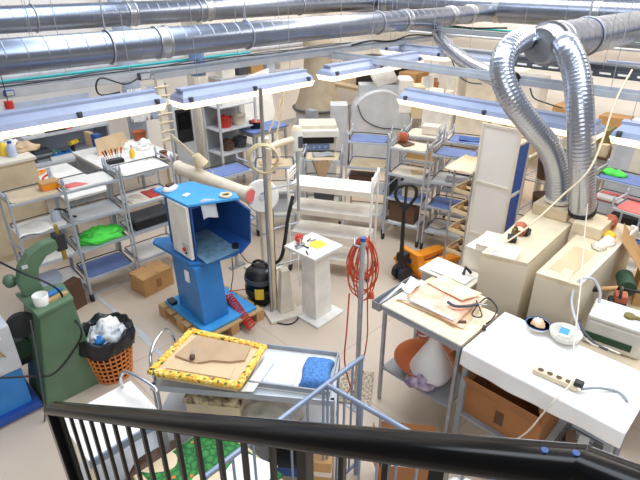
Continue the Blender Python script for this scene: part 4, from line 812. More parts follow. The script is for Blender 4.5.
# yellow quilted frame
q = [at(148, 371, .87), at(190, 329, .87), at(266, 346, .87), at(240, 386, .87)]; cq = sum(q, V()) / 4
YF = thing('padded_frame', 'yellow patterned padded frame holding tan leather, on the long grey trolley', 'frame', (cq.x, cq.y, .79))
def padded(a, b): 
    a, b = V(a), V(b); return [a.lerp(b, i / 26) + V((0, 0, .004 * math.sin(i * 1.9))) for i in range(27)]
for i in range(4):
    a, b = q[i], q[(i + 1) % 4]; ins = lambda p: p.lerp(cq, .05)
    A_, B_ = ins(a), ins(b); dd = (B_ - A_).normalized() * .022
    MB().bar(A_ - dd - V((0, 0, .008)), B_ + dd - V((0, 0, .008)), .046, .034).build('padding', 'patchwork', YF, world=True, bevel=.014)
qb = [p.lerp(cq, .1) for p in q]; MB().hexa([V((p.x, p.y, .8)) for p in qb], [V((p.x, p.y, .862)) for p in qb]).build('pad', 'cardsheet', YF, world=True)
def lerpq(u, v): return (q[0].lerp(q[3], u)).lerp(q[1].lerp(q[2], u), v)
def sheet_poly(name, label, cat, pts, z, th, m): 
    P_ = [lerpq(u, v) for u, v in pts]; return tag(MB().hexa(*[[V((p.x, p.y, z + k)) for p in P_] for k in (0, th)]).build(name, m, world=True), label, cat) if len(P_) == 4 else tag(MB().prism([(p.x, p.y) for p in P_], z, z + th).build(name, m, world=True), label, cat)
sheet_poly('leather_piece', 'large tan leather piece lying in the yellow padded frame', 'leather', [(.12, .38), (.16, .88), (.84, .9), (.88, .56), (.74, .46), (.55, .42), (.4, .3)], .863, .014, 'leather')
sheet_poly('leather_piece', 'pale tan leather strip at the front of the yellow padded frame', 'leather', [(.14, .12), (.12, .32), (.5, .3), (.82, .4), (.86, .12)], .863, .006, 'cardsheet')
p = lerpq(.34, .36); e = thing('stitching_awl', 'dark handled awl on the tan leather in the yellow frame', 'tool', (p.x, p.y, .892), .9); MB().lathe([(.001, -.02), (.016, -.01), (.018, .01), (.001, .03)], n=12, M=Matrix.Rotation(R(90), 4, 'Y')).build('handle', 'brown', e); MB().cyl((.02, 0, 0), (.1, 0, 0), .004, .002).build('blade', 'steel', e)
sheet_poly('paper_sheet', 'white paper corner sticking out right of the yellow frame', 'paper', [(.98, .06), (1.02, .95), (1.14, .92), (1.1, .1)], .8, .006, 'paper')
# white tray with the blue towel
tq = [at(244, 382, .8), at(328, 393, .8), at(338, 353, .8), at(267, 345, .8)]; ct = sum(tq, V()) / 4; ty = math.atan2(tq[1].y - tq[0].y, tq[1].x - tq[0].x)
sx, sy = (tq[1] - tq[0]).length, (tq[3] - tq[0]).length
TR = thing('metal_tray', 'shallow grey rimmed white tray on the right half of the long trolley', 'tray', (ct.x, ct.y, .7665), ty); X, Y = sx / 2, sy / 2
MB().box(-X, -Y, 0, X, Y, .012).build('tray_bottom', 'white', TR); m = MB(); th = .01
m.box(-X, -Y, .012, X, -Y + th, .045); m.box(-X, Y - th, .012, X, Y, .045); m.box(-X, -Y + th, .012, -X + th, Y - th, .045); m.box(X - th, -Y + th, .012, X, Y - th, .045); m.build('rim', 'grey', TR)
m = MB()
def towel(u, v):
    return V((X - .2 + .18 * u + .006 * math.sin(v * 7), -Y + .035 + (sy - .06) * .8 * v, .03 + .045 * (1 - (2 * u - 1) ** 6) ** .5 * (1 - (2 * v - 1) ** 8) ** .5 + .005 * noise.noise(V((u * 5, v * 5, 1)))))
tag(MB().grid(lambda u, v: loc_of(TR, towel(u, v)), 16, 20, .03).build('towel', 'towel', world=True), 'folded blue towel in the white tray', 'towel')
tag(MB().grid(lambda u, v: loc_of(TR, (-X + .03 + (sx - .26) * u, -Y + .03 + (sy - .06) * v, .016 + .004 * math.sin(u * 6 + v * 4))), 10, 8, .002).build('paper_sheet', 'sheetwhite', world=True), 'pale bluish sheet lining the white tray', 'paper')
def onPT(x, y, z): return loc_of(PT, (x, y, z))
# middle shelf load
tag(MB().heap((0, 0, 0), .2, .15, .1, 12, 24, .35, yaw, .25).build('wrapped_parcel', 'plasticwrap', None, onPT(.16, .06, .501)), 'grey parcel in clear plastic on the middle shelf below the white tray', 'parcel')
e = thing('picture_box', 'shallow box with dark printed lid under the yellow frame', 'box', onPT(-.18, .09, .502), yaw); MB().box(-.17, -.11, 0, .17, .14, .17).build('body', 'cream', e, bevel=.006); MB().box(-.18, -.12, .17, .18, .15, .2).build('lid', 'darkprint', e, bevel=.006); MB().box(-.185, -.13, .0, .185, .16, .04).build('glass_tray', 'offblue', e)
e = thing('storage_box', 'navy box on the lowest shelf of the long grey trolley', 'box', onPT(.28, -.06, .241), yaw); MB().box(-.1, -.07, 0, .1, .07, .1).build('body', 'navy', e); MB().box(-.104, -.074, .08, .104, .074, .105).build('lid', 'black', e)
e = thing('magazine', 'colourful magazine on the lowest shelf of the long grey trolley', 'magazine', onPT(-.02, -.1, .241), yaw + .2); MB().box(-.07, -.05, 0, .07, .05, .02).build('pages', 'paper', e); MB().box(-.071, -.051, .02, .071, .051, .024).build('cover', 'pattern', e)
tag(MB().heap((0, 0, 0), .07, .05, .05, 3, 16, .4).build('bag', 'purple_print', None, onPT(-.25, -.1, .241)), 'small purple print bag on the lowest shelf of the long trolley', 'bag')
# box with papers seen through the railing
p = at(365, 462, .3); NB = open_box('open brown carton of newspapers in the foreground behind the railing', (1.94, 1.17, 0), .36, .3, .34, yaw, 'carddark', (100, 100, 110, 100), .35)
rnd = random.Random(2)
for i in range(6): tag(MB().box(-.15, -.11, 0, .15, .11, .018).build('newspaper', 'paper', None, loc_of(NB, (rnd.uniform(-.008, .008), rnd.uniform(-.008, .008), .215 + i * .02)), yaw + rnd.uniform(-.04, .04)), 'white newspaper stacked in the open brown carton', 'newspaper', 'newspapers in the carton')
tag(MB().heap((0, 0, 0), .12, .09, .1, 14, 22, .5).build('paper_bundle', 'paper', None, loc_of(NB, (0, 0, .342))), 'crumpled white paper on top of the newspaper carton', 'paper')
tag(MB().heap((0, 0, 0), .17, .14, .3, 15, 22, .35).build('sack', 'white_cloth', None, (2.06, .84, 0)), 'white sack on the floor behind the lower right of the grey railing', 'sack')
e = thing('carton', 'small tan box wedged between grey railing and long trolley', 'box', (1.52, 1.5, 0), yaw); MB().box(-.06, -.05, 0, .06, .05, .42).build('body', 'card', e, bevel=.004); MB().box(-.061, -.051, .3, .061, .051, .34).build('label_band', 'offwhite', e)
p = at(374, 398, 0); tag(MB().box(-.19, -.13, 0, .19, .13, .02).build('door_mat', 'perf', None, (2.44, 2.02, 0), R(35)), 'speckled brown mat on the floor right of the cable post', 'mat')
# ================================================================== grey guard railing, post with orange cable
A0, A1, B0, B1 = at(285, 416, 1.0), at(361, 358, 1.0), at(327, 385, 1.0), at(490, 478, 1.0)
GR = thing('guard_railing', 'blue-grey tubular guard railing with thin bars below the black handrail', 'railing', (A1.x, A1.y, 0))
u = (A1 - A0).normalized()
MB().tube(spline([A0 - u * .5, A0, A1 - u * .04, A1 + V((0, 0, -.02)), A1 + V((0, 0, -.08)), V((A1.x, A1.y, 0))], 5), .0145, 10).build('top_rail', 'railgrey', GR, world=True)
w_ = (B1 - B0).normalized(); MB().tube([B0, B1 + w_ * .5], .0145, 10).build('top_rail', 'railgrey', GR, world=True)
for k, (a, d_, n, s_) in enumerate([(A1, -u, 8, .125), (B0, w_, 11, .115)]):
    for i in range(n):
        p = a + d_ * (s_ * (i + (.6 if k == 0 else .05))); MB().tube([(p.x, p.y, .1), (p.x, p.y, 1.0)], .0075, 7).build('baluster', 'railgrey', GR, world=True)
for a, b in ((A0 - u * .5, A1), (B0, B1 + w_ * .5)): MB().tube([(a.x, a.y, .1), (b.x, b.y, .1)], .012, 8).build('bottom_rail', 'railgrey', GR, world=True)
for p in (A0 - u * .5, B1 + w_ * .5): MB().tube([(p.x, p.y, 0), (p.x, p.y, 1.0)], .016, 10).build('post', 'railgrey', GR, world=True)
p = at(356, 404, 0); CP = thing('cable_post', 'thin galvanised post with a black cap, orange cable hung on it', 'post', (p.x, p.y, 0))
MB().cyl((0, 0, .01), (0, 0, 1.45), .018, n=16).build('post', 'galv', CP); MB().cyl((0, 0, 1.45), (0, 0, 1.475), .02, n=16).build('cap', 'navy', CP); MB().box(-.07, -.07, 0, .07, .07, .01).build('foot_plate', 'galv', CP); MB().tube([(0, 0, 1.4), (-.03, .05, 1.41), (.02, .09, 1.43)], .008, 6).build('hook', 'galv', CP)
rnd = random.Random(11); pts = []; c0 = V((p.x, p.y, 1.44)); rx = V((Q, -Q, 0)); fw = V((Q, Q, 0))
for i in range(11):
    wd, hg = rnd.uniform(.05, .14), rnd.uniform(.28, .5); off = rnd.uniform(-.02, .035); ph = rnd.uniform(-.03, .03); dp = rnd.uniform(.02, .08)
    for k in range(14):
        a = 2 * math.pi * k / 14 + math.pi / 2
        z = c0.z - hg / 2 + math.sin(a) * hg / 2; pts.append(V((c0.x, c0.y, z)) + rx * (off * .8 + math.cos(a) * wd * (1 - .25 * math.sin(a))) + fw * (dp + ph * math.cos(a)))
pts += [c0 + rx * .05 + V((0, 0, -.5)), c0 + rx * .06 + V((0, 0, -.8)), c0 + rx * .02 + V((0, 0, -1.1)), c0 - rx * .06 + V((0, 0, -1.3)), V((c0.x, c0.y, .012)) - rx * .1 + fw * .05]
OC = thing('extension_cable', 'orange extension cable hanging in loops on the thin galvanised post', 'cable', c0)
MB().tube(spline(pts, 3), .0052, 6).build('cable', 'rope', OC, world=True)
MB().tube(spline([c0 - rx * .08 + V((0, 0, -.4)), c0 - rx * .09 + V((0, 0, -.7)), c0 - rx * .1 + V((0, 0, -1.0)), c0 - rx * .05 + V((0, 0, -1.25)), V((c0.x, c0.y, .012)) + fw * .1], 6), .0062, 6).build('loose_end', 'rope', OC, world=True)
q_ = c0 + rx * .075 + V((0, 0, -.44)) + fw * .03; MB().cyl(q_ + V((0, 0, .035)), q_ - V((0, 0, .015)), .016, .026, n=12).build('plug', 'rope', OC, world=True)
# ================================================================== black stair railing in front
BL, BR = V((0, 0, EYE)) + ray(52, 408) * (1.72 / FPX), V((0, 0, EYE)) + ray(580, 467) * (.52 / FPX)
SR = thing('stair_railing', 'thick black stair handrail with square balusters running across the foreground', 'railing', (BL.x, BL.y, 0))
d_ = (BR - BL).normalized(); B2 = V((0, 0, EYE)) + ray(690, 512) * (.44 / FPX)
side = V((-d_.y, d_.x, 0)).normalized()
def profile(p, q, w, h):  # softly rounded rectangular rail
    m = MB(); n = 16; vs = []
    for c in (p, q):
        for k in range(n):
            a = 2 * math.pi * (k + .5) / n; f = (abs(math.cos(a)) ** 4 + abs(math.sin(a)) ** 4) ** -.25
            vs.append(c + side * math.cos(a) * f * w / 2 + V((0, 0, 1)) * math.sin(a) * f * h / 2)
    m.add(vs, [(i, (i + 1) % n, n + (i + 1) % n, n + i) for i in range(n)], True); m.add(vs[:n], [tuple(range(n))]); m.add(vs[n:], [tuple(range(n))[::-1]]); return m
profile(BL - d_ * .01, BR, .05, .036).build('handrail', 'blackgloss', SR, world=True); side = V((-(B2 - BR).y, (B2 - BR).x, 0)).normalized(); profile(BR - (B2 - BR) * .02, B2, .05, .036).build('handrail', 'blackgloss', SR, world=True)
for k in (-.012, .02): q_ = BR + V((0, 0, .017)) - d_ * (.02 + k); MB().cyl(q_, q_ + V((0, 0, .003)), .004, n=10).build('bolt', 'navy', SR, world=True)
Lr = (BR - BL).length; drop = .95
for i in range(19):
    p = BL + d_ * Lr * (.045 + i * .0505)
    w2 = .02 if i in (14, 17) else .0095
    MB().bar((p.x, p.y, p.z - drop + .02), (p.x, p.y, p.z - .01), w2, w2, up=(d_.x, d_.y, 0)).build('post' if w2 > .015 else 'baluster', 'blackgloss', SR, world=True)
MB().box(BL.x - .022, BL.y - .022, 0, BL.x + .022, BL.y + .022, BL.z - .005).build('newel_post', 'blackgloss', SR, world=True, bevel=.004)
MB().bar(BL + V((0, 0, -drop)), BR + V((0, 0, -drop)), .03, .06).build('stringer', 'black', SR, world=True)
# ================================================================== RIGHT: cutting table and white table
def leg_set(t, x0, y0, x1, y1, z, s=.03, m='galv', sh=None):
    for x in (x0 + .02, x1 - .02):
        for y in (y0 + .02, y1 - .02): MB().box(x - s / 2, y - s / 2, 0, x + s / 2, y + s / 2, z).build('leg', m, t, world=True)
    m_ = MB(); 
    for y in (y0 + .02, y1 - .02): m_.bar((x0 + .02, y, z - .02), (x1 - .02, y, z - .02), .025, .04)
    for x in (x0 + .02, x1 - .02): m_.bar((x, y0 + .02, z - .02), (x, y1 - .02, z - .02), .025, .04)
    m_.build('frame', m, t, world=True)
    if sh: MB().box(x0 + .005, y0 + .035, sh - .02, x1 - .005, y1 - .035, sh).build('lower_shelf', 'grey', t, world=True)
CTb = thing('cutting_table', 'worn pale wood cutting table with papers, left of the white table', 'table', (2.7, 1.52, 0))
MB().box(2.47, 1.19, .87, 2.95, 1.84, .9).build('table_top', 'terrazzo', CTb, world=True, bevel=.003); MB().box(2.462, 1.19, .865, 2.47, 1.84, .895).build('edge_band', 'grey', CTb, world=True)
leg_set(CTb, 2.47, 1.19, 2.95, 1.84, .87, .024, 'galv', .34)
tz = .9005
m = MB().box(2.45, 1.845, .84, 2.93, 1.85, .91); m.box(2.45, 1.85, .84, 2.93, 1.915, .845); m.box(2.45, 1.91, .845, 2.93, 1.915, .91); m.box(2.45, 1.85, .845, 2.455, 1.91, .905); m.build('end_channel', 'grey', CTb, world=True)
tag(MB().bar((2.5, 1.88, .87), (2.8, 1.895, .9), .03, .012).build('steel_ruler', 'steel', world=True), 'shiny steel ruler resting in the grey channel', 'ruler')
def paper(label, pts, z, m='paper', name='paper_sheet', cat='paper', wav=.006, th=.003):
    a, b, c, d = [at(x, y, z) for x, y in pts]
    return tag(MB().grid(lambda u, v: a.lerp(b, u).lerp(d.lerp(c, u), v) + V((0, 0, z - a.z + th + wav * (1 + math.sin(u * 5 + v * 4 + z * 90)) / 2)), 12, 10, th).build(name, m, world=True), label, cat)
paper('large cream leather hide spread over the cutting table', [(396, 300), (432, 277), (488, 300), (463, 330)], tz, 'hide', 'leather_hide', 'leather', .014, .004)
paper('white paper pattern under the hide at the left of the cutting table', [(394, 300), (416, 281), (436, 284), (412, 301)], tz + .012, 'paper')
paper('pinkish paper pattern in the middle of the cutting table', [(406, 297), (432, 280), (480, 300), (455, 325)], tz + .028, 'pinkpaper')
paper('tan leather piece at the rear of the cutting table', [(426, 282), (444, 277), (482, 294), (462, 302)], tz + .045, 'hide', 'leather_piece', 'leather', .012)
paper('white curled paper at the back corner of the cutting table', [(400, 290), (410, 280), (422, 284), (411, 295)], tz + .03, 'paper', wav=.03)
tag(MB().bar(at(409, 299, tz + .04), at(454, 320, tz + .04), .028, .008).build('steel_ruler', 'palegrey', world=True), 'long white ruler along the front of the cutting table papers', 'ruler')
e = thing('hand_knife', 'dark cutting tool lying on the papers near the white table', 'tool', at(460, 305, tz + .06)); MB().tube(spline([at(448, 302, tz + .06), at(455, 306, tz + .065), at(468, 306, tz + .06), at(478, 304, tz + .06)], 5), .011, 8).build('handle', 'darkgrey', e, world=True); MB().tube([at(478, 304, tz + .06), at(488, 305, tz + .055)], [.008, .003], 6).build('blade', 'steel', e, world=True)
tag(MB().tube([at(458, 322, tz + .012), at(466, 322, tz + .012)], .012, 10).build('roller', 'brown', world=True), 'small brown roller at the front edge of the cutting table', 'roller')
wire('power_cable', 'thin black cable looping over the joint of the two tables', 'cable', [at(476, 300, tz + .05), at(482, 316, tz + .03), at(472, 314, tz + .05), at(486, 298, tz + .05), at(497, 308, tz), at(493, 318, tz), at(486, 324, tz)], .005, 'black')
p = at(484, 329, tz); e = thing('plug', 'small dark plug at the left end of the white table', 'plug', p, .4); MB().box(-.02, -.012, 0, .02, .012, .02).build('body', 'black', e, bevel=.004); MB().tube([(.02, -.006, .01), (.035, -.006, .01)], .003, 6).build('pin', 'steel', e); MB().tube([(.02, .006, .01), (.035, .006, .01)], .003, 6).build('pin', 'steel', e)
# bowl & bags under it
p = (2.68, 1.56, .3405); e = thing('bowl', 'wide terracotta bowl on the shelf under the cutting table', 'bowl', p); MB().lathe([(.12, 0), (.19, .05), (.235, .11), (.225, .11), (.18, .06), (.11, .012), (.001, .012)], n=32).build('body', 'terracotta', e)
tag(MB().lathe([(.13, 0), (.16, .07), (.1, .2), (.04, .32), (.03, .36), (.001, .37)], n=18).build('bag', 'white_cloth', None, (2.63, 1.47, .37)), 'white knotted bag standing in the terracotta bowl', 'bag')
tag(MB().heap((0, 0, 0), .13, .1, .12, 4, 20, .5).build('bag', 'purple_print', None, (2.55, 1.47, .37)), 'purple printed plastic bag in front of the white bag in the bowl', 'bag')
e = thing('net_bag', 'small orange net bag hanging under the cutting table top', 'bag', (2.72, 1.62, .6)); MB().tube(coil((0, 0, 0), (0, 0, .2), .05, 6, 8), .007, 5).build('net', 'rope', e); MB().tube([(0, 0, .2), (0, 0, .27)], .006, 5).build('tie', 'rope', e)
# white table with cloth
x0, y0, x1, y1 = 2.47, .24, 3.02, 1.17
WTb = thing('work_table', 'white cloth covered table at the lower right', 'table', (2.75, .7, 0)); MB().box(x0 + .01, y0 + .01, .86, x1 - .01, y1 - .005, .885).build('table_top', 'white', WTb, world=True); leg_set(WTb, x0 + .01, y0 + .01, x1 - .01, y1 - .005, .86, .035, 'grey', .34)
def cloth(u, v):
    y = y1 + .002 + (y0 - y1 - .03) * u; s_ = v * .69
    if s_ < .55: return V((x1 - s_ * (x1 - x0 + .012) / .55, y, .892 + .002 * math.sin(u * 17 + v * 9)))
    k = s_ - .55; return V((x0 - .016 - .01 * (1 + math.sin(u * 22)) * k * 6 * .5 - k * .05, y, .892 - k * (.8 + .08 * math.sin(u * 5)) - 0.0))
c_ = MB().grid(cloth, 60, 40, .004).build('tablecloth', 'white_cloth', world=True); tag(c_, 'white cloth covering the lower right table, hanging over its front', 'tablecloth')
e = thing('cardboard_tray', 'x', 'box', (0, 0, 0)) if False else None
open_box('large open cardboard box under the white table', (2.7, .88, .341), .52, .36, .22, R(-90), 'carddark', (120, 40, 130, 70), .45)
m = bpy.data.objects['cardboard_box.002'] if 'cardboard_box.002' in bpy.data.objects else None
e = thing('wire_basket', 'dark wire basket of odds and ends under the right end of the white table', 'basket', (2.72, .42, .341))
m = MB()
for z in (.01, .08, .15): m.tube([(-.17, -.12, z), (.17, -.12, z), (.17, .12, z), (-.17, .12, z)], .004, 5, True, smooth=False)
for i in range(9):
    for y in (-.12, .12): m.tube([(-.17 + i * .0425, y, .005), (-.17 + i * .0425, y, .15)], .003, 5)
    m.tube([(-.17 + i * .0425, -.12, .008), (-.17 + i * .0425, .12, .008)], .003, 5)
m.build('basket_wires', 'darkgrey', e)
for i in range(3): tag(MB().box(-.1, -.03, 0, .1, .03, .05).build('tool_case', ['black', 'palegrey', 'brown'][i], None, (2.72, .35 + .07 * i, .352), R(10 * i)), ['black', 'pale grey', 'brown'][i] + ' case inside the wire basket under the white table', 'case')
tz = .8955
p = at(537, 329, tz); e = thing('bowl', 'small patterned bowl with pink wrapping on the white table', 'bowl', p); MB().lathe([(.035, 0), (.065, .02), (.08, .045), (.074, .045), (.06, .025), (.03, .008), (.001, .008)], n=24).build('body', 'white', e); MB().lathe([(.079, .044), (.082, .047), (.079, .05), (.074, .047), (.079, .044)], n=24).build('rim', 'navy', e); MB().heap((0, 0, .015), .055, .05, .06, 3, 16, .4).build('wrapping', 'pattern', e); MB().heap((-.0, .01, .05), .03, .03, .03, 5, 12, .4).build('wrapping', 'paper', e)
p = at(564, 339, tz); e = thing('plate', 'translucent white bowl with a blue and white pack on the white table', 'bowl', p); MB().lathe([(.06, 0), (.09, .025), (.1, .06), (.095, .06), (.085, .03), (.055, .008), (.001, .008)], n=28).build('body', 'plastic', e)
tag(MB().box(-.06, -.035, 0, .06, .035, .035).build('pack', 'white', None, p + V((0, 0, .03)), .2, bevel=.008), 'white pack lying in the translucent bowl', 'pack'); e2 = bpy.data.objects['pack']
MB().box(-.045, -.02, .035, .03, .036, .037).build('blue_print', 'skyblue', e2)
a, b = at(533, 371, tz), at(577, 390, tz); yw = math.atan2(b.y - a.y, b.x - a.x); L = (b - a).length; mid = (a + b) / 2
e = thing('power_strip', 'cream power strip near the front of the white table', 'power strip', (mid.x, mid.y, tz), yw); MB().box(-L / 2, -.024, 0, L / 2, .024, .032).build('housing', 'cream', e, bevel=.006)
for i in range(5): MB().cyl((-L / 2 + .04 + i * .052, 0, .0325), (-L / 2 + .04 + i * .052, 0, .034), .017, n=14).build('socket', 'brown' if i < 4 else 'black', e)
e = thing('plug', 'black plug at the right end of the cream power strip', 'plug', (b.x - .0, b.y + .0, tz + .034), yw); MB().box(-.025, -.022, 0, .025, .022, .03).build('body', 'black', e, bevel=.006)
wire('power_cable', 'grey cable from the power strip curving off the right end of the white table', 'cable', [b + V((0, -.02, .02)), at(598, 388, tz + .02), at(618, 392, tz + .0), at(627, 402, tz), at(626, 420, .7), at(618, 445, .4), at(612, 462, .1)], .008, 'grey')
wire('power_cable', 'pale cable lying from white case down onto the power strip side of the table', 'cable', [at(577, 330, tz + .02), at(592, 344, tz + .01), at(606, 348, tz + .01), at(620, 354, tz + .01)], .006, 'offwhite')
# ================================================================== beige cabinets under the hoses
def cabinet(label, top, z, inset, tray=None):
    n = len(top); c = (sum(p[0] for p in top) / n, sum(p[1] for p in top) / n)
    t = thing('extraction_cabinet', label, 'cabinet', (c[0], c[1], 0)); m = MB().hexa([(c[0] + (x - c[0]) * inset, c[1] + (y - c[1]) * inset, .0) for x, y in top], [(x, y, z - .03) for x, y in top]); m.build('body', 'cabinet', t, world=True, bevel=.006)
    MB().hexa([(x, y, z - .03) for x, y in top], [(x, y, z) for x, y in top]).build('top_panel', 'cream', t, world=True, bevel=.004); return t
M1 = cabinet('left beige extraction cabinet with a hose entering its rear top', [(3.24, 1.52), (3.33, 1.2), (4.25, 1.24), (4.36, 1.62)], 1.15, .97)
MB().box(4.2, 1.28, 1.15, 4.45, 1.58, 1.25).build('hose_housing', 'beige', M1, world=True, bevel=.008); MB().cyl((4.358, 1.435, 1.26), (4.358, 1.435, 1.285), .115, n=28).build('collar', 'offwhite', M1, world=True)
M2 = cabinet('right beige extraction cabinet with a straight hose entering its rear top', [(3.3, 1.12), (3.34, .82), (4.6, .82), (4.6, 1.17)], 1.12, .97)
MB().box(4.12, .98, 1.12, 4.42, 1.2, 1.22).build('hose_housing', 'cream', M2, world=True, bevel=.01); MB().bar((3.36, .83, 1.13), (4.58, .835, 1.13), .02, .02).build('edge_rail', 'white', M2, world=True); MB().bar((4.5, .85, 1.12), (4.5, .85, 1.17), .03).build('rail_bracket', 'white', M2, world=True)
MB().box(3.42, .92, 1.12, 3.9, 1.08, 1.123).build('worktop_inlay', 'cardsheet', M2, world=True)
box_thing('storage_box', 'white flat box on the left rear corner of the left beige cabinet', 'box', (3.66, 1.62, 1.0), .28, .22, .06, 'white', .2, lid='offwhite')
tag(MB().hexa([(3.52, 1.57, 0), (3.8, 1.57, 0), (3.8, 1.8, 0), (3.52, 1.8, 0)], [(3.52, 1.57, .998), (3.8, 1.57, .998), (3.8, 1.8, .998), (3.52, 1.8, .998)]).build('side_cabinet', 'offwhite', world=True), 'narrow off-white cabinet between framed panel and left beige cabinet', 'cabinet')
for i in range(5): tag(MB().box(-.09, -.06, 0, .09, .06, .008).build('paper_pad', 'paper', None, (3.33 + .006 * i, 1.38, 1.151 + .0085 * i), R(-75 + i)), 'white paper pads on the front of the left beige cabinet', 'paper', 'paper pads on the left beige cabinet')
p = (3.72, 1.45, 1.151); e = thing('wire_spool', 'tangle of pinkish wire and black clamps on the left beige cabinet', 'spool', p); MB().tube(coil((-.03, 0, .05), (.05, .02, .05), .045, 7, 10), .006, 5).build('wire', 'copper', e); MB().box(.0, -.06, 0, .07, -.02, .05).build('clamp', 'black', e, bevel=.006); MB().box(-.06, .02, 0, 0, .05, .06).build('clamp', 'olive', e, bevel=.006); MB().cyl((.04, -.04, .05), (.04, -.04, .09), .006).build('lever', 'black', e)
e = box_thing('adapter', 'small black adapter box beside the wire tangle on the left cabinet', 'adapter', (3.58, 1.45, 1.151), .09, .06, .035, 'black', .5, lid='rubber')
wire('cord', 'pale cord hanging diagonally from upper right down to the left cabinet', 'cord', [atf(632, 70, 4.4), atf(616, 100, 4.1), atf(592, 165, 3.65), atf(562, 196, 3.62), at(528, 227, 1.3), at(500, 246, 1.16)], .008, 'cream')
wire('cord', 'thin pale cable hanging down in front of the right hose to the table', 'cord', [atf(592, 165, 3.9), atf(585, 230, 3.6), at(581, 283, 1.16), at(574, 345, .98), at(572, 380, .93), V((2.41, .56, .93)), V((2.39, .6, .8)), V((2.39, .66, .6)), V((2.4, .76, .4))], .005, 'offwhite')
p = (4.42, 1.0, 1.121); e = thing('wire_spool', 'copper coloured wire tangle at the rear of the right beige cabinet', 'spool', p); MB().tube(coil((-.06, 0, .05), (.08, .02, .05), .05, 9, 10), .006, 5).build('wire', 'copper', e); MB().tube([(-.09, .03, .0), (-.09, .03, .09)], .03, 10).build('core', 'black', e)
for i, (x, y, m, l) in enumerate([(4.0, .94, 'offwhite', 'white rag in front of the copper wire tangle'), (4.14, .92, 'paper', 'crumpled white paper on the right beige cabinet'), (4.25, .95, 'yellow', 'pale yellow scrap beside the copper wire')]): tag(MB().heap((0, 0, 0), .07, .05, .04, i + 20, 14, .5).build('scrap', m, None, (x, y, 1.124)), l, 'scrap')
tag(MB().prism([(-.1, -.03), (.09, -.04), (.1, .03), (-.09, .04)], 0, .006).build('card_sheet', 'cream', None, (3.4, .95, 1.124), .2), 'cream card near the front of the right beige cabinet', 'card')
# low white cabinet and papers left of it
e = thing('cabinet', 'low white cabinet with papers, between cutting table and pallet truck', 'cabinet', (3.45, 1.75, 0)); MB().box(3.24, 1.6, .02, 3.5, 2.02, .78).build('body', 'palegrey', e, world=True, bevel=.006); MB().box(3.22, 1.58, .78, 3.51, 2.04, .8).build('top', 'offwhite', e, world=True)
tag(MB().grid(lambda u, v: V((3.26 + .22 * u, 1.62 + .38 * v, .806 + .008 * math.sin(u * 5 + v * 3))), 6, 6, .004).build('paper_sheet', 'paper', world=True), 'white papers on the low white cabinet', 'paper')
tag(MB().tube([(3.42, 1.66, .83), (3.42, 1.72, .86), (3.36, 1.7, .83)], .014, 8).build('stapler', 'black', world=True), 'small black stapler on the low white cabinet', 'stapler')
# ================================================================== side bench right with case, carton
SDB = table('side_bench', 'low bench right of the right beige cabinet', 'bench', 3.24, .06, 4.9, .78, .7, 'beige', 'galv')
e = thing('sewing_case', 'white plastic machine with a dark green base strip behind the white table', 'machine', (3.5, .55, .7005), R(-82)); MB().box(-.2, -.13, 0, .16, .14, .2).build('body', 'plastic', e, bevel=.02); MB().box(-.19, -.14, .05, .1, -.128, .1).build('base_strip', 'darkgreen', e); MB().box(-.2, -.13, .2, .16, .14, .23).build('lid', 'white', e, bevel=.01); MB().cyl((.03, 0, .23), (.03, 0, .25), .035, n=18).build('dial', 'olive', e); MB().box(.03, -.012, .235, .12, .012, .252).build('lever', 'olive', e)
open_box('cardboard box with a dark oval mark at the far right', (4.35, .38, .701), .6, .4, .28, R(-75), 'card', (25, 140, 130, 20), .5, tape=False)
cb_ = [o for o in bpy.data.objects if o.get('label', '').startswith('cardboard box with a dark oval')][0]
m = MB(); e_ = 28
for r in (1., .72): pass
m.tube([(.08 + .09 * math.cos(2 * math.pi * k / e_), -.2025, .16 + .045 * math.sin(2 * math.pi * k / e_)) for k in range(e_)], .008, 6, True); m.build('oval_mark', 'oval', cb_)
e = thing('hand_tool', 'wooden handled black tool lying in front of the oval-marked box', 'tool', at(606, 290, .95)); MB().cyl(at(599, 289, .94), at(622, 288, .94), .018, n=12).build('handle', 'card', e, world=True); MB().tube([at(590, 288, .94), at(599, 289, .94)], .026, 10).build('head', 'black', e, world=True); MB().tube([at(622, 288, .94), at(640, 292, .94)], .012, 8).build('shaft', 'black', e, world=True)
e = thing('power_tool', 'dark green power tool beside the right beige cabinet', 'tool', (3.95, .68, .7005), .4); MB().cyl((-.1, 0, .24), (.1, 0, .24), .06, n=18).build('motor', 'darkgreen', e); MB().box(-.05, -.04, 0, .05, .04, .2).build('stand', 'black', e, bevel=.01)
e = thing('clamp_tool', 'black and copper clamps heap on the side bench corner', 'tool', (3.72, .66, .7005), .4); MB().box(-.06, -.05, 0, .06, .05, .2).build('body', 'rubber', e, bevel=.01); MB().box(-.04, -.06, .2, .05, .02, .26).build('jaw', 'copper', e, bevel=.006); MB().tube(arc((0, 0, .25), .06, 0, 180, 8), .01, 6).build('handle', 'black', e)
wire('hose_loop', 'grey looped hose hanging at the front of the right beige cabinet', 'hose', [at(579, 330, .95), at(572, 306, 1.0), at(574, 288, 1.08), at(582, 279, 1.14), at(594, 280, 1.12), at(600, 292, 1.05), at(599, 303, .98)], .01, 'palegrey', 8, 8)
wire('cable', 'dark cable curling from the looped hose down behind the white machine', 'cable', [at(577, 318, .98), at(584, 332, .94), at(596, 344, .91), at(608, 350, .905)], .009, 'darkgrey')
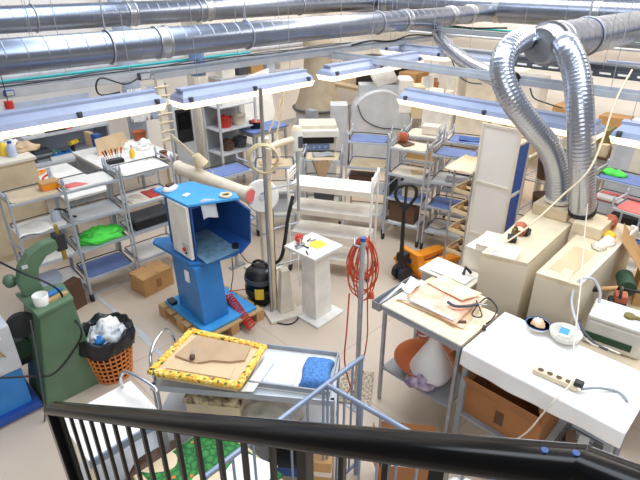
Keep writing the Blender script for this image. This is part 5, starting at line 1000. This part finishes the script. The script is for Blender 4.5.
# ================================================================== framed panel rack, wooden trays
FR = thing('screen_rack', 'tall rack with a translucent three-pane side panel and blue end, left of the hoses', 'rack', (4.6, 2.1, 0))
X0, X1, Y0, Y1, ZT = 4.5, 4.74, 1.93, 2.3, 1.76
m = MB()
for y in (Y0, Y1): m.box(X0 - .012, y - .012, .05, X0 + .012, y + .012, ZT)
for z in (.06, .62, 1.18, ZT - .01): m.box(X0 - .01, Y0 + .012, z - .012, X0 + .01, Y1 - .012, z + .012)
m.build('panel_frame', 'offwhite', FR, world=True)
for a, b in ((.07, .61), (.63, 1.17), (1.19, 1.74)): MB().box(X0 - .002, Y0 + .012, a, X0 + .002, Y1 - .012, b).build('pane', 'frosted', FR, world=True)
for a, b in ((.1, .55), (.6, 1.08), (1.13, 1.6)): MB().box(X0 + .03, Y0 - .006, a, X1 - .02, Y0, b).build('blue_panel', 'royal', FR, world=True)
for x, y in ((X1, Y0), (X1, Y1)): MB().box(x - .012, y - .012, 0, x + .012, y + .012, ZT).build('upright', 'palegrey', FR, world=True)
for z in (.08, .575, 1.105, 1.62): MB().box(X0 + .012, Y0, z - .01, X1, Y1, z).build('shelf', 'palegrey', FR, world=True)
rnd = random.Random(8); WR = thing('tray_rack', 'slim rack of cream wooden trays against the translucent panel', 'rack', (4.66, 2.42, 0))
for x in (4.5, 4.84):
    for y in (2.325, 2.54): MB().box(x - .008, y - .008, 0, x + .008, y + .008, 1.25).build('upright', 'galv', WR, world=True)
for k, z in enumerate((.28, .53, .76, .99)):
    m = MB().box(4.51, 2.33, z, 4.83, 2.54, z + .012); m.box(4.5, 2.33, z + .012, 4.51, 2.54, z + .05); m.box(4.83, 2.33, z + .012, 4.84, 2.54, z + .05); m.box(4.51, 2.53, z + .012, 4.83, 2.54, z + .05); m.box(4.51, 2.33, z + .012, 4.83, 2.34, z + .05)
    tr = m.build('tray', 'palewood', WR, world=True)
    nm = ['lowest', 'second lowest', 'second highest', 'topmost'][k]
    for j in range(4):
        tag(MB().heap((0, 0, 0), rnd.uniform(.035, .055), .035, .035, j + k, 12, .5).build('leather_scrap', ['brown', 'card', 'clutterwood', 'brown'][j], None, (4.56 + .07 * j, 2.4 + .09 * (j % 2), z + .0125)), 'brown leather scrap in the %s cream wooden tray' % nm, 'scrap', 'scraps in the %s wooden tray' % nm)
tag(MB().grid(lambda u, v: V((4.42 + .4 * u, 2.32 + .3 * v, 1.26 + .05 * u + .01 * math.sin(v * 6))), 6, 6, .004).build('card_sheet', 'cream', world=True), 'pale yellow card sheet on top of the slim tray rack', 'card')
def wire_rack(label, x0, y0, x1, y1, h, zs, m='galv'):
    t = thing('wire_rack', label, 'rack', ((x0 + x1) / 2, (y0 + y1) / 2, 0))
    for x in (x0, x1):
        for y in (y0, y1): MB().cyl((x, y, 0), (x, y, h), .011, n=8).build('upright', m, t, world=True)
    for z in zs:
        m_ = MB().tube([(x0, y0, z), (x1, y0, z), (x1, y1, z), (x0, y1, z)], .009, 6, True, smooth=False)
        n = 8
        for i in range(1, n): x = x0 + (x1 - x0) * i / n; m_.tube([(x, y0, z), (x, y1, z)], .004, 5)
        m_.build('wire_shelf', m, t, world=True)
    return t
wire_rack('silver wire rack of baskets just behind the blue-ended rack', 5.1, 1.7, 5.6, 2.1, 1.6, (.3, .7, 1.1, 1.5))
for z, x, m, l in [(1.106, 5.25, 'brown', 'round brown basket on the silver wire rack, upper shelf'), (.706, 5.3, 'brown', 'round brown basket on the silver wire rack, lower shelf'), (1.106, 5.45, 'pink', 'pink tub beside the brown basket on the wire rack')]: basket(l, (x, 1.9, z + .006), .11 if m == 'brown' else .07, .2, m)
rack('shelving_rack', 'cream rack behind the hoses holding pale boxes', 6.3, 2.2, 6.75, 2.38, 1.2, (.3, .7, 1.1), 'beige')
for i in range(3): box_thing('storage_box', ['cream box at the left of the cream rack behind the hoses', 'tan box in the middle of the cream rack behind the hoses', 'off-white box at the right of the cream rack behind the hoses'][i], 'box', (6.38 + .14 * i, 2.28, 1.1005), .12, .14, .14 + .04 * i, ['cream', 'tan', 'offwhite'][i], 0, None, ['cream', 'tan', 'offwhite'][i])
# right far: pale machine back, olive crate, small box
p = at(634, 168, .95); e = thing('machine_cabinet', 'large pale grey machine at the right edge below the hanging lamp', 'machine', (7.0, 1.35, 0)); MB().box(6.75, .6, 0, 7.4, 1.75, 1.42).build('body', 'palegrey', e, world=True, bevel=.05); MB().box(6.742, .8, .9, 6.752, 1.5, 1.3).build('front_panel', 'offwhite', e, world=True, bevel=.003)
for y in (.95, 1.2): MB().box(6.735, y, 1.05, 6.745, y + .12, 1.12).build('vent_slot', 'darkgrey', e, world=True)
table('work_table', 'dark topped bench at the right behind the straight hose', 'table', 7.1, 1.85, 7.7, 2.6, .9, 'brown', 'galv')
box_thing('crate', 'olive crate on the dark topped bench right of the straight hose', 'crate', (7.35, 2.1, .9005), .3, .3, .32, 'olive', lid='olive'); box_thing('carton', 'small red-brown box left of the olive crate', 'box', (7.3, 2.45, .9005), .16, .16, .26, 'copper'); box_thing('carton', 'small pale box in front of the olive crate', 'box', (7.18, 1.95, .9005), .1, .12, .16, 'cream')
# ================================================================== pallet truck
p = at(402, 279, 0); q_ = at(468, 238, .08); PJ = thing('pallet_truck', 'orange pallet truck with black loop handle, right of centre', 'pallet truck', (p.x, p.y, 0), R(-10))
MB().cyl((-.02, 0, .1), (-.02, 0, .3), .05, n=16).build('pump', 'rubber', PJ); MB().box(-.07, -.05, .24, .04, .05, .34).build('pump_head', 'black', PJ, bevel=.01)
for s_ in (-.05, .05): MB().cyl((-.01, s_ - .025, .09), (-.01, s_ + .025, .09), .09, n=24).build('steer_wheel', 'rubber', PJ)
MB().tube([(-.04, 0, .32), (-.06, 0, .86)], [.024, .02], 12).build('tiller', 'black', PJ)
ax, az = V((Q, -Q, 0)), V((0, 0, 1)); inv = WM[PJ.name].inverted(); hc = V((p.x - .06, p.y, 1.0)); pts = [hc + ax * x + az * z for x, z in [(0, -.15), (-.05, -.08), (-.1, .0), (-.1, .08), (-.06, .125), (0, .135), (.06, .125), (.1, .08), (.1, .0), (.05, -.08), (0, -.15)]]
MB().tube(spline(pts, 5), .017, 9).build('handle_loop', 'black', PJ, world=True); MB().tube([hc + az * .13, hc - az * .15], .015, 8).build('handle_grip', 'rubber', PJ, world=True)
MB().hexa([(.07, -.2, .12), (.07, .25, .12), (.2, .27, .1), (.2, -.22, .1)], [(.06, -.14, .34), (.06, .1, .34), (.12, .12, .34), (.12, -.16, .34)]).build('chassis', 'orange', PJ, bevel=.012)
for y in (-.07, .17):
    MB().hexa([(.12, y - .08, .05), (.8, y - .07, .05), (.8, y + .07, .05), (.12, y + .08, .05)], [(.12, y - .08, .12), (.8, y - .06, .1), (.8, y + .06, .1), (.12, y + .08, .12)]).build('fork', 'orange', PJ, bevel=.006)
    MB().cyl((.7, y - .03, .035), (.7, y + .03, .035), .034, n=14).build('load_roller', 'rubber', PJ)
MB().box(.055, -.06, .2, .062, .02, .26).build('badge', 'navy', PJ)
# ================================================================== MORE THINGS AMONG THE TROLLEYS
e = thing('wire_spool', 'tangle of reddish wire on the nearest cream trolley top behind the jack handle', 'spool', on(T8, -.16, .2, 1.22), yaw_of(T8)); MB().tube(coil((-.05, 0, .05), (.06, .02, .05), .06, 6, 10), .007, 5).build('wire', 'copper', e); MB().box(-.03, -.03, 0, .03, .03, .04).build('clamp', 'black', e, bevel=.004)
for i, (tr, x, z, sx, sy, sz, m, l) in enumerate([
    (T9, .08, 1.215, .2, .16, .1, 'offwhite', 'off-white box on the cream rear trolley top'), (T10, -.05, .572, .3, .2, .14, 'black', 'black box low on the rear blue topped trolley beside the framed panel'),
    (T8, .02, .575, .18, .16, .1, 'cream', 'cream box on the blue third tray behind the jack handle'), (T7, -.08, .572, .3, .2, .16, 'brown', 'brown box on the third tray before the white drum machine'),
    (T6, .02, .27, .26, .2, .16, 'darkgrey', 'dark grey box at the bottom of the trolley with the hanging cloth'), (T5, .02, .27, .3, .2, .18, 'palegrey', 'pale grey box at the bottom of the trolley behind the beige coil'),
    (T4, -.05, .27, .26, .18, .15, 'black', 'black box at the bottom of the pale blue trolley by the silver pole'), (T14, .1, .512, .28, .18, .14, 'black', 'black box under the pink tray at the right edge'),
    (T1, -.05, .26, .2, .16, .08, 'offblue', 'pale blue box on the bottom tray of the leftmost trolley')]):
    box_thing('storage_box', l, 'box', on(tr, x, .17, z), sx, sy, sz, m, yaw_of(tr), None, m)
for i, (tr, x, y, z, m, l) in enumerate([
    (T10, .0, .16, 1.215, 'navy', 'dark blue cloth piece on the rear blue tray left of the framed panel'), (T11, .05, .14, .896, 'grey', 'grey leather piece on the second tray above the pallet forks'),
    (T6, .0, .2, .915, 'grey', 'grey leather piece on the tray behind the white tiered trolley'), (T5, -.05, .16, .915, 'tan', 'tan leather piece on the beige tray behind the coiled hose'), (T15, .0, .14, .735, 'offwhite', 'white leather piece on the blue tray nearest the right edge')]):
    w2 = yaw_of(tr); c_ = on(tr, x, y, z)
    tag(MB().grid(lambda u, v: V((-.14 + .28 * u, -.09 + .18 * v, .006 + .006 * math.sin(u * 8 + i) * math.cos(v * 6))), 10, 8, .004).build('leather_piece', m, None, c_, w2 + .2), l, 'leather')
# shelves with boxes on the back wall between the pillar and the dust collector
p = aty(262, 92, 8.3); WS = thing('wall_shelf', 'long pale shelf on the back wall behind the second lamp', 'shelf', (p.x, 8.4, 1.25)); MB().box(p.x - 1.0, 8.25, 1.25, p.x + 1.0, WY, 1.28).build('board', 'palegrey', WS, world=True)
for dx in (-.8, 0, .8): MB().bar((p.x + dx, WY - .01, 1.0), (p.x + dx, 8.3, 1.25), .025).build('bracket', 'galv', WS, world=True)
for i, (dx, sx, sz, m, l) in enumerate([(-.75, .3, .22, 'white', 'white box at the left end of the back wall shelf'), (-.4, .22, .3, 'darkgrey', 'dark grey box on the back wall shelf beside the white one'), (-.05, .3, .2, 'card', 'tan carton in the middle of the back wall shelf'), (.3, .2, .26, 'offblue', 'pale blue box right of the tan carton on the wall shelf'), (.7, .3, .2, 'offwhite', 'off-white box at the right end of the back wall shelf')]):
    box_thing('storage_box', l, 'box', (p.x + dx, 8.45, 1.2805), sx, .22, sz, m, 0, None, m)
p = at(372, 140, .9); e = thing('bin', 'black plastic bin between white drum machine and cream trolleys', 'bin', (5.6, 4.05, 0)); MB().lathe([(.13, 0), (.17, .5), (.165, .5), (.125, .012), (.001, .012)], n=24).build('body', 'black', e); MB().lathe([(.168, .48), (.182, .49), (.18, .51), (.168, .505)], n=24).build('rim', 'rubber', e)
# ================================================================== LIGHT
w = bpy.data.worlds.new('world'); sc.world = w; w.use_nodes = True; nt = w.node_tree; bg = nt.nodes['Background']
tc = nt.nodes.new('ShaderNodeTexCoord'); sp = nt.nodes.new('ShaderNodeSeparateXYZ'); rp = nt.nodes.new('ShaderNodeValToRGB')
nt.links.new(tc.outputs['Generated'], sp.inputs[0]); nt.links.new(sp.outputs['Z'], rp.inputs['Fac']); nt.links.new(rp.outputs['Color'], bg.inputs['Color'])
rp.color_ramp.elements[0].position = .0; rp.color_ramp.elements[0].color = (.55, .5, .45, 1)
rp.color_ramp.elements[1].position = 1; rp.color_ramp.elements[1].color = (.8, .9, 1.1, 1)
e = rp.color_ramp.elements.new(.35); e.color = (.42, .42, .44, 1)
bg.inputs['Strength'].default_value = .55
def area(name, loc, sx, sy, power, c, rot=(0, 0, 0)):
    d = bpy.data.lights.new(name, 'AREA'); d.shape = 'RECTANGLE'; d.size = sx; d.size_y = sy; d.energy = power; d.color = c
    o = bpy.data.objects.new(name, d); col.objects.link(o); o.location = loc; o.rotation_euler = rot; return o
area('skylight', (3.2, 2.6, 5.2), 2.0, 9, 340, (.82, .9, 1))
area('skylight', (7.4, 3.2, 5.2), 1.6, 9, 340, (1, .93, .84))
area('window_light', (-1.8, -1.5, 3.8), 4, 2.0, 90, (.95, .97, 1), (R(62), 0, R(-48)))
v = sc.view_settings; v.view_transform = 'Standard'; v.look = 'None'; v.exposure = .16; v.gamma = 1; v.use_curve_mapping = False
sc.cycles.use_denoising = True; sc.cycles.max_bounces = 8
